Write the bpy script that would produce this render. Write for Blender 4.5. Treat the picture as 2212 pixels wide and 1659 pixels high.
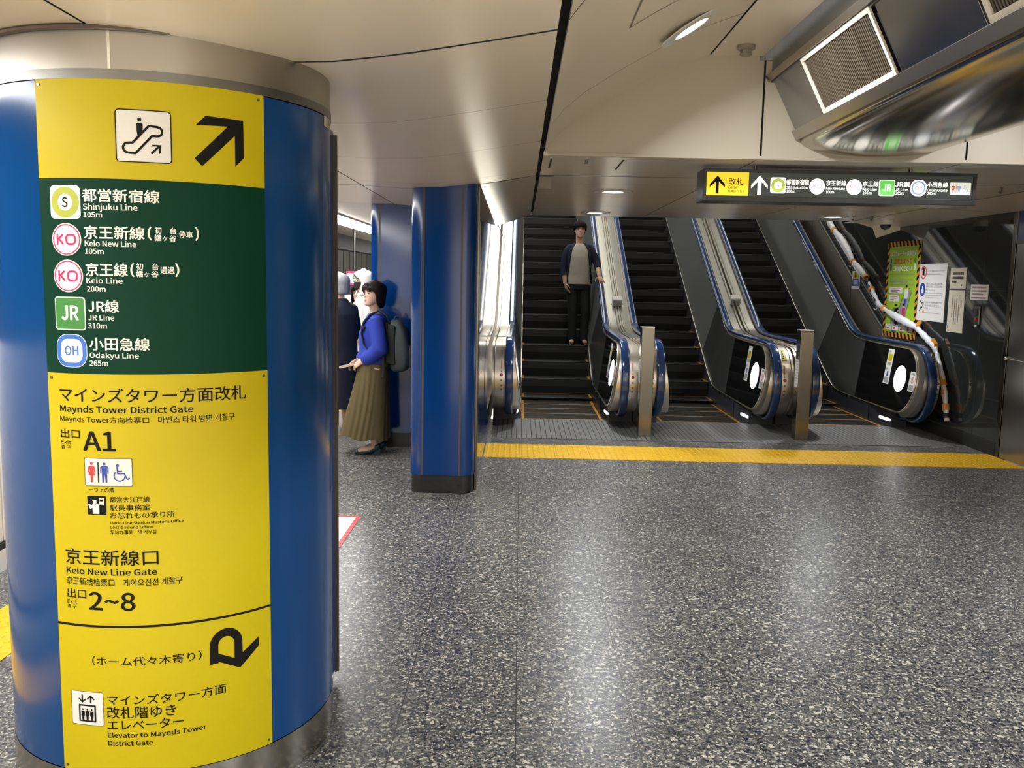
import bpy, bmesh, math, random
from math import sin, cos, pi, radians as rad, sqrt
from mathutils import Vector, Matrix

for _o in list(bpy.data.objects):
    bpy.data.objects.remove(_o)
SC = bpy.context.scene
COL = SC.collection
random.seed(7)

# ------------------------------------------------------------------ camera
CAM_Z = 1.6147
PITCH, ROLL, YAW, FPX = 0.119666, -0.019957, -0.00751, 1908.33
_cy, _sy, _cp, _sp, _cr, _sr = cos(YAW), sin(YAW), cos(PITCH), sin(PITCH), cos(ROLL), sin(ROLL)
_f = Vector((_sy, _cy, 0)); _r = Vector((_cy, -_sy, 0)); _u = Vector((0, 0, 1))
_f2 = _f*_cp - _u*_sp; _u2 = _u*_cp + _f*_sp
_r3 = _r*_cr - _u2*_sr; _u3 = _u2*_cr + _r*_sr
cam = bpy.data.cameras.new('camera'); cam.sensor_fit = 'HORIZONTAL'; cam.sensor_width = 36
cam.lens = FPX/2212*36; cam.clip_start = .05; cam.clip_end = 200
camo = bpy.data.objects.new('camera', cam); COL.objects.link(camo)
M = Matrix.Identity(4)
for i in range(3):
    M[i][0], M[i][1], M[i][2] = _r3[i], _u3[i], -_f2[i]
M[2][3] = CAM_Z
camo.matrix_world = M
SC.camera = camo

# ------------------------------------------------------------------ world, view, exposure
w = bpy.data.worlds.new('world'); SC.world = w; w.use_nodes = True
w.node_tree.nodes['Background'].inputs[0].default_value = (1, .92, .80, 1)
w.node_tree.nodes['Background'].inputs[1].default_value = 1.5
SC.view_settings.view_transform = 'Standard'; SC.view_settings.look = 'None'
SC.view_settings.gamma = 1; SC.view_settings.use_curve_mapping = False
SC.view_settings.exposure = .65
SC.cycles.use_denoising = True
SC.cycles.max_bounces = 8; SC.cycles.glossy_bounces = 5; SC.cycles.diffuse_bounces = 4
SC.cycles.sample_clamp_indirect = 6; SC.cycles.caustics_reflective = False; SC.cycles.caustics_refractive = False

# lamp powers in watts, used by the luminaires' own builders below
W_VAULT, W_ADDED, W_SOFFIT, W_PLATFORM, W_SHAFT = 18, 48, 20, 90, 6.5  # the strongest vault power feeds unseen downlights added behind the camera
COOL = (.93, .97, 1.0); WARM = (1.0, .93, .82)

# ------------------------------------------------------------------ materials
MATS = {}
def mat(name, col, rough=.5, metal=0, spec=.5, emit=0, ecol=None, noise=0, nscale=8, bump=0, bscale=60, stretch=None, coat=0, alpha=1, trans=0):
    if name in MATS: return MATS[name]
    m = bpy.data.materials.new(name); m.use_nodes = True; nt = m.node_tree
    b = nt.nodes['Principled BSDF']; I = b.inputs
    I['Base Color'].default_value = (*col, 1); I['Roughness'].default_value = rough
    I['Metallic'].default_value = metal; I['Specular IOR Level'].default_value = spec
    if coat: I['Coat Weight'].default_value = coat; I['Coat Roughness'].default_value = .05
    if alpha < 1: I['Alpha'].default_value = alpha
    if trans: I['Transmission Weight'].default_value = trans
    if emit:
        I['Emission Color'].default_value = (*(ecol or col), 1); I['Emission Strength'].default_value = emit
    if noise or bump:
        tc = nt.nodes.new('ShaderNodeTexCoord'); mp = nt.nodes.new('ShaderNodeMapping')
        nt.links.new(tc.outputs['Object'], mp.inputs[0])
        if stretch: mp.inputs['Scale'].default_value = stretch
        if noise:
            n = nt.nodes.new('ShaderNodeTexNoise'); n.inputs['Scale'].default_value = nscale; n.inputs['Detail'].default_value = 4
            nt.links.new(mp.outputs[0], n.inputs['Vector'])
            mx = nt.nodes.new('ShaderNodeMix'); mx.data_type = 'RGBA'
            mx.inputs[6].default_value = (*[c*(1-noise) for c in col], 1); mx.inputs[7].default_value = (*[min(1, c*(1+noise)) for c in col], 1)
            nt.links.new(n.outputs[0], mx.inputs[0]); nt.links.new(mx.outputs[2], I['Base Color'])
            mr = nt.nodes.new('ShaderNodeMapRange'); mr.inputs[3].default_value = rough*(1-noise*.6); mr.inputs[4].default_value = rough*(1+noise*.6)
            nt.links.new(n.outputs[0], mr.inputs[0]); nt.links.new(mr.outputs[0], I['Roughness'])
        if bump:
            n2 = nt.nodes.new('ShaderNodeTexNoise'); n2.inputs['Scale'].default_value = bscale; n2.inputs['Detail'].default_value = 3
            nt.links.new(mp.outputs[0], n2.inputs['Vector'])
            bp = nt.nodes.new('ShaderNodeBump'); bp.inputs['Strength'].default_value = bump; bp.inputs['Distance'].default_value = .01
            nt.links.new(n2.outputs[0], bp.inputs['Height']); nt.links.new(bp.outputs[0], I['Normal'])
    MATS[name] = m
    return m

mat('blue_enamel', (.001, .04, .19), .13, spec=.55, noise=.08, nscale=3)
mat('pillar_blue', (.002, .052, .20), .16, spec=.5, noise=.06, nscale=3)
mat('steel', (.17, .152, .12), .2, 1, noise=.03, nscale=5, stretch=(1, 1, 30))
mat('newel_steel', (.70, .63, .53), .33, 1, noise=.03, nscale=6, stretch=(1, 30, 30))
mat('steel_h', (.40, .37, .32), .22, 1, noise=.03, nscale=6, stretch=(1, 30, 30))
mat('steel_dark', (.22, .215, .20), .3, 1, noise=.15, nscale=4)
mat('chrome', (.8, .8, .78), .1, 1, noise=.03)
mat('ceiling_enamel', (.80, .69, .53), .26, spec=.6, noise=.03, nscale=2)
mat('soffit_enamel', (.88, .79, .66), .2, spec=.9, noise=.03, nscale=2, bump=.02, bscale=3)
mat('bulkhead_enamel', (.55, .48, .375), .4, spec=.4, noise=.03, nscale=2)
mat('gap_dark', (.02, .014, .012), .8, noise=.3, nscale=20)
mat('white_plastic', (.72, .69, .62), .4, noise=.03)
mat('beige_plastic', (.30, .25, .18), .5, noise=.03)
mat('black_gloss', (.006, .006, .006), .08, spec=.6, noise=.2)
mat('panel_dark', (.05, .052, .05), .3, spec=.5, noise=.1, nscale=3)
mat('panel_sheen', (.15, .158, .153), .36, spec=.5, noise=.12, nscale=3)  # paler than the lower panel: bright reflections on the incline put into the colour
mat('skirt_slate', (.034, .038, .048), .35, spec=.5, noise=.25, nscale=6)
mat('pedestal_slate', (.034, .037, .045), .5, noise=.35, nscale=9)
mat('step_black', (.006, .0062, .006), .5, noise=.3, nscale=14)
mat('step_edge', (.10, .11, .105), .45, noise=.5, nscale=90)
mat('step_yellow', (.42, .20, .02), .5, noise=.3, nscale=20)
mat('handrail_blue', (.008, .036, .125), .15, spec=.6, noise=.06, nscale=4, coat=.4)
mat('rubber_black', (.01, .01, .01), .6, noise=.2)
mat('deck_steel', (.55, .55, .50), .3, 1, noise=.02, nscale=3)
mat('trim_bright', (.85, .83, .76), .25, 1, noise=.05)
mat('sign_yellow', (.56, .45, .006), .42, spec=.25, noise=.04, nscale=4)
mat('sign_green', (.002, .038, .019), .5, spec=.12, noise=.06, nscale=4)
mat('ink_black', (.008, .007, .006), .6, spec=.15, noise=.1)
mat('ink_white', (.86, .86, .80), .4, noise=.02)
mat('ink_magenta', (.60, .015, .14), .4, noise=.05)
mat('ink_olive', (.44, .48, .045), .4, noise=.05)
mat('ink_green', (.055, .24, .05), .4, noise=.05)
mat('ink_blue', (.05, .17, .60), .4, noise=.05)
mat('ink_navy', (.02, .06, .35), .4, noise=.05)
mat('ink_red', (.70, .03, .04), .4, noise=.05)
mat('ink_grey', (.30, .30, .29), .5, noise=.05)
mat('paper_white', (.78, .76, .72), .6, noise=.02)
mat('paper_cream', (.66, .58, .46), .6, noise=.03)
mat('poster_green', (.36, .56, .025), .45, noise=.04)
mat('tape_orange', (.80, .30, .03), .45, noise=.08)
mat('plastic_wrap', (.80, .80, .84), .2, spec=.6, noise=.12, nscale=14, bump=.4, bscale=30)
mat('lamp_white', (1, 1, 1), .5, emit=9, ecol=(.95, .97, 1), noise=.001)
mat('lamp_tube', (1, 1, 1), .5, emit=11, ecol=(1, .98, .95), noise=.001)
mat('lamp_shaft_low', (1, 1, 1), .5, emit=2.2, ecol=(1, .97, .88), noise=.001)
mat('lamp_shaft', (1, 1, 1), .5, emit=6, ecol=(1, .97, .88), noise=.001)
mat('newel_glow', (1, 1, 1), .5, emit=2.2, ecol=(1, .95, 1), noise=.001)
mat('foot_glow', (1, 1, 1), .5, emit=0.75, ecol=(.85, .87, 1), noise=.001)
mat('lit_yellow', (.8, .55, .02), .4, emit=0.5, ecol=(.95, .66, .03), noise=.02)
mat('lit_dark', (.012, .016, .013), .25, emit=.03, ecol=(.5, .6, .5), noise=.02)
mat('lit_white', (.9, .9, .9), .4, emit=0.72, ecol=(1, 1, .9), noise=.01)
mat('lit_white_soft', (.8, .82, .75), .4, emit=0.36, ecol=(.9, .95, .8), noise=.01)
mat('lit_olive', (.5, .6, .1), .4, emit=0.36, ecol=(.52, .66, .07), noise=.01)
mat('lit_green', (.1, .6, .08), .4, emit=0.5, ecol=(.12, .62, .07), noise=.01)
mat('lit_bluegrey', (.3, .4, .6), .4, emit=0.34, ecol=(.35, .45, .68), noise=.01)
mat('lit_pink', (.7, .3, .4), .4, emit=0.42, ecol=(.75, .42, .5), noise=.01)
mat('lit_ink', (.2, .2, .22), .4, emit=0.05, ecol=(.4, .4, .45), noise=.01)
mat('lit_red', (.6, .1, .1), .4, emit=0.26, ecol=(.8, .15, .1), noise=.01)
mat('sign_frame', (.018, .019, .017), .3, spec=.5, noise=.2)
mat('screen_red', (.6, .05, .15), .3, emit=0.35, ecol=(.6, .06, .16), noise=.05)
mat('screen_pale', (.7, .85, .75), .3, emit=0.45, ecol=(.75, .9, .8), noise=.05)
mat('wall_gloss', (.026, .029, .028), .045, spec=.62, noise=.15, nscale=2)
mat('wall_blue_gloss', (.004, .03, .12), .03, spec=.9, noise=.1, nscale=2)
mat('stone_dark', (.018, .018, .017), .32, noise=.5, nscale=40)
mat('pale_bounce', (.80, .74, .63), .5, noise=.04, nscale=2)  # pale tone chosen to throw light up at the ceilings
mat('tactile_yellow', (.80, .46, .003), .42, noise=.07, nscale=12)
mat('barrier_white', (.75, .73, .70), .35, noise=.04)
mat('tunnel_grey', (.10, .10, .095), .5, noise=.12, nscale=3, stretch=(1, 1, .3))
mat('track_dark', (.03, .028, .026), .9, noise=.4)
mat('shaft_white', (.70, .67, .58), .4, noise=.05, nscale=2)
mat('brown_trim', (.10, .07, .05), .4, noise=.2)
mat('grille_frame', (.74, .68, .58), .4, noise=.06)
mat('duct_trim', (.42, .39, .34), .3, 1, noise=.05)
mat('grille_slat', (.085, .062, .038), .6, noise=.75, nscale=5, stretch=(.4, 9, .4))
mat('duct_face', (.30, .30, .295), .22, 1, noise=.1, nscale=3)
mat('duct_belly', (.42, .39, .34), .15, 1, noise=.12, nscale=3, stretch=(3, .4, 1))
mat('glass_dark', (.03, .015, .03), .05, spec=.7, noise=.1)
mat('skin', (.58, .36, .25), .5, spec=.35, noise=.06, nscale=30)
mat('skin_pale', (.68, .45, .34), .5, spec=.35, noise=.06, nscale=30)
mat('lip', (.34, .16, .12), .45, noise=.05)
mat('eye_dark', (.012, .009, .008), .2, noise=.05)
mat('eye_white', (.55, .52, .48), .3, noise=.05)
mat('hair_black', (.003, .003, .003), .6, spec=.12, noise=.4, nscale=20, bump=.6, bscale=70, stretch=(3, 3, .4))
mat('hair_brown', (.012, .006, .005), .5, spec=.2, noise=.4, nscale=20, bump=.5, bscale=70, stretch=(3, 3, .4))
mat('hair_grey', (.30, .30, .31), .5, noise=.5, nscale=30, bump=.5, bscale=70, stretch=(3, 3, .4))
mat('knit_navy', (.005, .008, .028), .85, noise=.25, nscale=60, bump=.3, bscale=160)
mat('tee_cream', (.46, .42, .34), .85, noise=.06, nscale=9, bump=.35, bscale=14)
mat('trousers_black', (.006, .006, .0065), .8, noise=.2, nscale=20, bump=.3, bscale=12)
mat('leather_black', (.008, .008, .009), .22, spec=.6, noise=.2)
mat('knit_blue', (.022, .05, .40), .85, noise=.12, nscale=40, bump=.25, bscale=120)
mat('skirt_olive', (.115, .088, .034), .8, noise=.14, nscale=12, bump=.2, bscale=20)
mat('shoe_teal', (.004, .035, .045), .35, noise=.2)
mat('bag_grey', (.055, .068, .072), .7, noise=.2, nscale=20, bump=.2, bscale=60)
mat('bag_black', (.01, .011, .012), .7, noise=.2)
mat('coat_navy', (.008, .012, .028), .85, noise=.2, nscale=20, bump=.3, bscale=9)
mat('cloth_white', (.74, .73, .72), .8, noise=.03, nscale=9)
mat('mask_black', (.008, .008, .009), .8, noise=.2)
mat('book_cream', (.62, .50, .38), .6, noise=.04)
mat('gold', (.6, .4, .15), .3, 1, noise=.05)

def terrazzo():
    m = bpy.data.materials.new('terrazzo'); m.use_nodes = True; nt = m.node_tree; N = nt.nodes; L = nt.links
    b = N['Principled BSDF']
    tc = N.new('ShaderNodeTexCoord')
    nz = N.new('ShaderNodeTexNoise'); nz.inputs['Scale'].default_value = 40; nz.inputs['Detail'].default_value = 2
    L.new(tc.outputs['Object'], nz.inputs['Vector'])
    ds = N.new('ShaderNodeMixRGB'); ds.blend_type = 'LINEAR_LIGHT'; ds.inputs[0].default_value = .012
    L.new(tc.outputs['Object'], ds.inputs[1]); L.new(nz.outputs['Color'], ds.inputs[2])
    def vor(scale, off):
        mp = N.new('ShaderNodeMapping'); mp.inputs['Location'].default_value = (off, off*.7, 0)
        L.new(ds.outputs[0], mp.inputs[0])
        v = N.new('ShaderNodeTexVoronoi'); v.inputs['Scale'].default_value = scale
        L.new(mp.outputs[0], v.inputs['Vector']); return v
    def ramp(stops, src):
        r = N.new('ShaderNodeValToRGB'); r.color_ramp.interpolation = 'CONSTANT'
        e = r.color_ramp.elements
        e[0].position = 0; e[0].color = (*stops[0][1], 1); e[1].position = stops[1][0]; e[1].color = (*stops[1][1], 1)
        for p, c in stops[2:]:
            k = e.new(p); k.color = (*c, 1)
        L.new(src, r.inputs[0]); return r
    v1 = vor(165, 0); s1 = N.new('ShaderNodeSeparateColor'); L.new(v1.outputs['Color'], s1.inputs[0])
    c1 = ramp([(0, (.012, .014, .020)), (.12, (.052, .055, .062)), (.34, (.095, .094, .090)), (.62, (.150, .146, .136)), (.82, (.26, .25, .225)), (.92, (.47, .445, .39))], s1.outputs[0])
    def chips(scale, off, keep, rad_, stops, base):
        v2 = vor(scale, off); s2 = N.new('ShaderNodeSeparateColor'); L.new(v2.outputs['Color'], s2.inputs[0])
        c2 = ramp(stops, s2.outputs[1])
        big = N.new('ShaderNodeMath'); big.operation = 'GREATER_THAN'; big.inputs[1].default_value = keep; L.new(s2.outputs[0], big.inputs[0])
        near = N.new('ShaderNodeMath'); near.operation = 'LESS_THAN'; near.inputs[1].default_value = rad_; L.new(v2.outputs['Distance'], near.inputs[0])
        mk = N.new('ShaderNodeMath'); mk.operation = 'MULTIPLY'; L.new(big.outputs[0], mk.inputs[0]); L.new(near.outputs[0], mk.inputs[1])
        mx = N.new('ShaderNodeMixRGB'); L.new(mk.outputs[0], mx.inputs[0]); L.new(base.outputs[0], mx.inputs[1]); L.new(c2.outputs[0], mx.inputs[2]); return mx
    mx = chips(100, 5.7, .62, .58, [(0, (.012, .014, .022)), (.30, (.058, .062, .072)), (.52, (.20, .192, .17)), (.74, (.52, .495, .43))], c1)
    mx = chips(64, 3.1, .84, .60, [(0, (.012, .016, .030)), (.38, (.070, .074, .084)), (.60, (.20, .19, .165)), (.78, (.55, .52, .45))], mx)
    # joints of the 0.43 m slabs
    sp = N.new('ShaderNodeSeparateXYZ'); L.new(tc.outputs['Object'], sp.inputs[0])
    def joint(out, off):
        a = N.new('ShaderNodeMath'); a.operation = 'SUBTRACT'; a.inputs[1].default_value = off; L.new(out, a.inputs[0])
        p = N.new('ShaderNodeMath'); p.operation = 'PINGPONG'; p.inputs[1].default_value = .215; L.new(a.outputs[0], p.inputs[0])
        l = N.new('ShaderNodeMath'); l.operation = 'LESS_THAN'; l.inputs[1].default_value = .0021; L.new(p.outputs[0], l.inputs[0]); return l
    jx, jy = joint(sp.outputs[0], .0153), joint(sp.outputs[1], 5.1546)
    jm = N.new('ShaderNodeMath'); jm.operation = 'MAXIMUM'; L.new(jx.outputs[0], jm.inputs[0]); L.new(jy.outputs[0], jm.inputs[1])
    jf = N.new('ShaderNodeMath'); jf.operation = 'MULTIPLY'; jf.inputs[1].default_value = .92; L.new(jm.outputs[0], jf.inputs[0])
    mj = N.new('ShaderNodeMixRGB'); mj.inputs[2].default_value = (.022, .019, .017, 1)
    L.new(jf.outputs[0], mj.inputs[0]); L.new(mx.outputs[0], mj.inputs[1])
    # slow stains of foot traffic
    n3 = N.new('ShaderNodeTexNoise'); n3.inputs['Scale'].default_value = 1.3; n3.inputs['Detail'].default_value = 5
    L.new(tc.outputs['Object'], n3.inputs['Vector'])
    mr = N.new('ShaderNodeMapRange'); mr.inputs[3].default_value = .86; mr.inputs[4].default_value = 1.1; L.new(n3.outputs[0], mr.inputs[0])
    mm = N.new('ShaderNodeVectorMath'); mm.operation = 'SCALE'; L.new(mj.outputs[0], mm.inputs[0]); L.new(mr.outputs[0], mm.inputs['Scale'])
    L.new(mm.outputs[0], b.inputs['Base Color'])
    r2 = N.new('ShaderNodeMapRange'); r2.inputs[3].default_value = .24; r2.inputs[4].default_value = .40; L.new(n3.outputs[0], r2.inputs[0])
    L.new(r2.outputs[0], b.inputs['Roughness'])
    b.inputs['Specular IOR Level'].default_value = .5
    MATS['terrazzo'] = m
terrazzo()

# ------------------------------------------------------------------ mesh builder
class MB:
    def __init__(s): s.v, s.f, s.m = [], [], []
    def add(s, vs, fs, m=0):
        o = len(s.v); s.v += [Vector(p) for p in vs]
        for f in fs: s.f.append([i+o for i in f]); s.m.append(m)
        return s
    def box(s, x0, x1, y0, y1, z0, z1, m=0):
        return s.add([(x, y, z) for z in (z0, z1) for y in (y0, y1) for x in (x0, x1)],
              [(0, 2, 3, 1), (4, 5, 7, 6), (0, 1, 5, 4), (2, 6, 7, 3), (0, 4, 6, 2), (1, 3, 7, 5)], m)
    def hexa(s, p, m=0):  # 8 points: bottom 4 ccw, top 4 ccw
        return s.add(p, [(3, 2, 1, 0), (4, 5, 6, 7), (0, 1, 5, 4), (1, 2, 6, 5), (2, 3, 7, 6), (3, 0, 4, 7)], m)
    def poly(s, pts, m=0): return s.add(pts, [tuple(range(len(pts)))], m)
    def strip(s, A, B, m=0):
        n = len(A); return s.add(list(A)+list(B), [(i, i+1, n+i+1, n+i) for i in range(n-1)], m)
    def loft(s, rings, m=0, caps=True, closed=True):
        n = len(rings[0]); vs = [p for r in rings for p in r]; fs = []
        for k in range(len(rings)-1):
            for i in range(n if closed else n-1):
                j = (i+1) % n; fs.append((k*n+i, k*n+j, (k+1)*n+j, (k+1)*n+i))
        if caps and closed:
            fs.append(tuple(reversed(range(n)))); fs.append(tuple((len(rings)-1)*n+i for i in range(n)))
        return s.add(vs, fs, m)
    def tube(s, pts, r, n=10, m=0, flat=1, up=None, caps=True, rnd=False):
        pts = [Vector(p) for p in pts]; rr = r if isinstance(r, (list, tuple)) else [r]*len(pts)
        if rnd:  # rounded ends
            a = (pts[0]-pts[1]).normalized(); b = (pts[-1]-pts[-2]).normalized()
            P = [pts[0]+a*rr[0]*.92, pts[0]+a*rr[0]*.6]+pts+[pts[-1]+b*rr[-1]*.6, pts[-1]+b*rr[-1]*.92]
            rr = [rr[0]*.38, rr[0]*.8]+list(rr)+[rr[-1]*.8, rr[-1]*.38]; pts = P
        rings = []; ref = Vector(up) if up else None
        for i, p in enumerate(pts):
            t = (pts[min(i+1, len(pts)-1)]-pts[max(i-1, 0)]).normalized()
            if ref is None:
                ref = Vector((0, 0, 1)) if abs(t.z) < .9 else Vector((1, 0, 0))
            a = (ref - t*ref.dot(t)).normalized(); b = t.cross(a)
            if up is None: ref = a
            rings.append([p + a*(rr[i]*cos(2*pi*k/n)) + b*(rr[i]*flat*sin(2*pi*k/n)) for k in range(n)])
        return s.loft(rings, m, caps)
    def cyl(s, p0, p1, r, n=20, m=0): return s.tube([p0, p1], r, n, m)
    def ell(s, c, r, nu=18, nv=12, m=0, R=None):
        c = Vector(c); rings = []
        for j in range(1, nv):
            ph = pi*j/nv
            ring = [Vector((r[0]*sin(ph)*cos(2*pi*i/nu), r[1]*sin(ph)*sin(2*pi*i/nu), r[2]*cos(ph))) for i in range(nu)]
            rings.append([c+(R @ p if R else p) for p in ring])
        return s.loft(rings, m)
    def disc(s, c, nrm, r, n=28, m=0, r0=0):
        c = Vector(c); nrm = Vector(nrm).normalized(); a = nrm.orthogonal().normalized(); b = nrm.cross(a)
        o = [c+(a*cos(2*pi*i/n)+b*sin(2*pi*i/n))*r for i in range(n)]
        if r0:
            q = [c+(a*cos(2*pi*i/n)+b*sin(2*pi*i/n))*r0 for i in range(n)]
            return s.loft([q, o], m, caps=False)
        return s.poly(o, m)
    def prism(s, pts, d, m=0):  # closed outline pts extruded by the vector d
        d = Vector(d); n = len(pts); A = [Vector(p) for p in pts]; B = [p+d for p in A]
        return s.add(A+B, [tuple(reversed(range(n))), tuple(range(n, 2*n))]+[(i, (i+1) % n, n+(i+1) % n, n+i) for i in range(n)], m)

ORG = {}
def obj(name, mb, mats, parent=None, org=None, smooth=35, bevel=0, voxel=0, sm=0, solid=0, subsurf=0, weld=0):
    """link mb as ONE mesh object; parts take the origin of their thing"""
    if parent is not None: T = ORG[parent.name]
    elif org is not None: T = Vector(org)
    else:
        xs = [v.x for v in mb.v]; ys = [v.y for v in mb.v]; zs = [v.z for v in mb.v]
        T = Vector(((min(xs)+max(xs))/2, (min(ys)+max(ys))/2, min(zs)))
    me = bpy.data.meshes.new(name)
    me.from_pydata([v-T for v in mb.v], [], mb.f)
    for mm in (mats if isinstance(mats, (list, tuple)) else [mats]): me.materials.append(MATS[mm])
    for p, k in zip(me.polygons, mb.m): p.material_index = k
    bm = bmesh.new(); bm.from_mesh(me)
    if weld: bmesh.ops.remove_doubles(bm, verts=bm.verts, dist=weld)
    bmesh.ops.recalc_face_normals(bm, faces=bm.faces); bm.to_mesh(me); bm.free()
    o = bpy.data.objects.new(name, me); COL.objects.link(o)
    if voxel or solid or subsurf or bevel:
        if bevel:
            b = o.modifiers.new('b', 'BEVEL'); b.width = bevel; b.segments = 3; b.limit_method = 'ANGLE'; b.angle_limit = rad(40)
        if solid:
            d = o.modifiers.new('s', 'SOLIDIFY'); d.thickness = solid; d.offset = 0
        if voxel:
            r = o.modifiers.new('r', 'REMESH'); r.mode = 'VOXEL'; r.voxel_size = voxel
        if sm:
            k = o.modifiers.new('k', 'SMOOTH'); k.factor = .5; k.iterations = sm
        if subsurf:
            k = o.modifiers.new('u', 'SUBSURF'); k.levels = k.render_levels = subsurf
        dg = bpy.context.evaluated_depsgraph_get()
        m2 = bpy.data.meshes.new_from_object(o.evaluated_get(dg)); o.modifiers.clear(); o.data = m2; bpy.data.meshes.remove(me); me = m2; me.name = name
    if smooth:
        me.polygons.foreach_set('use_smooth', [True]*len(me.polygons))
        try: me.set_sharp_from_angle(angle=rad(smooth))
        except Exception: pass
    if parent is not None: o.parent = parent
    else: o.location = T
    ORG[o.name] = T
    return o
def tag(o, label=None, cat=None, group=None, kind=None):
    if label: o['label'] = label
    if cat: o['category'] = cat
    if group: o['group'] = group
    if kind: o['kind'] = kind
    return o
def thing(name, loc, label, cat, group=None, kind=None):
    o = bpy.data.objects.new(name, None); o.empty_display_size = .1; COL.objects.link(o); o.location = loc; ORG[o.name] = Vector(loc)
    return tag(o, label, cat, group, kind)
def struct(name, mb, mats, **k):
    return tag(obj(name, mb, mats, org=k.pop('org', (0, 0, 0)), **k), kind='structure')
def copy_tree(o, parent=None):
    c = o.copy(); COL.objects.link(c)
    if parent is not None: c.parent = parent
    ORG[c.name] = ORG[o.name]
    for ch in list(o.children): copy_tree(ch, c)
    return c
def area(name, loc, size, power, direction=(0, 0, -1), col=WARM, shape='DISK', size_y=None, spread=pi, parent=None):
    l = bpy.data.lights.new(name, 'AREA'); l.shape = shape; l.size = size; l.energy = power; l.color = col; l.spread = spread
    if size_y: l.size_y = size_y
    o = bpy.data.objects.new(name, l); COL.objects.link(o)
    q = Vector(direction).to_track_quat('-Z', 'Y')
    if parent is not None: o.parent = parent; o.location = Vector(loc)-ORG[parent.name]
    else: o.location = loc
    o.rotation_euler = q.to_euler()
    return o

# ------------------------------------------------------------------ flat artwork (lettering, pictograms) laid on real surfaces
_TX = {}
FONT = None
try:   # humanist latin + CJK face that ships inside Blender itself; the built-in face is the fallback
    FONT = bpy.data.fonts.load(bpy.utils.system_resource('DATAFILES', path='fonts')+'/Noto Sans CJK Regular.woff2')
except Exception:
    FONT = None
def glyphs(body, bold):
    k = (body, bold)
    if k in _TX: return _TX[k]
    c = bpy.data.curves.new('t', 'FONT'); c.body = body; c.size = 1; c.resolution_u = 3
    if FONT: c.font = FONT
    o = bpy.data.objects.new('t', c); COL.objects.link(o)
    dg = bpy.context.evaluated_depsgraph_get(); m = bpy.data.meshes.new_from_object(o.evaluated_get(dg))
    vs = [(v.co.x, v.co.y) for v in m.vertices]; fs = [tuple(p.vertices) for p in m.polygons]
    bpy.data.objects.remove(o); bpy.data.meshes.remove(m); bpy.data.curves.remove(c)
    if not bold and any(ord(ch) > 0x2000 for ch in body): bold = 3
    if bold:   # heavier weight: the same outlines laid over each other, slightly shifted
        e = (0, .019, .034, .0085)[bold]*CAP/.70; sh = [(0, 0), (e, 0), (-e, 0), (0, e*.8), (0, -e*.8)]
        if bold == 2: sh += [(e*.7, e*.6), (-e*.7, e*.6), (e*.7, -e*.6), (-e*.7, -e*.6)]
        n = len(vs); vs, fs = [(p[0]+dx, p[1]+dy, j*1.5e-5) for j, (dx, dy) in enumerate(sh) for p in vs], [tuple(i+n*q for i in f) for q in range(len(sh)) for f in fs]
    _TX[k] = (vs, fs); return _TX[k]
CAP = max(v[1] for v in glyphs('H', 0)[0]); CJKH = max(v[1] for v in glyphs('国', 0)[0])-min(v[1] for v in glyphs('国', 0)[0])
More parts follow.
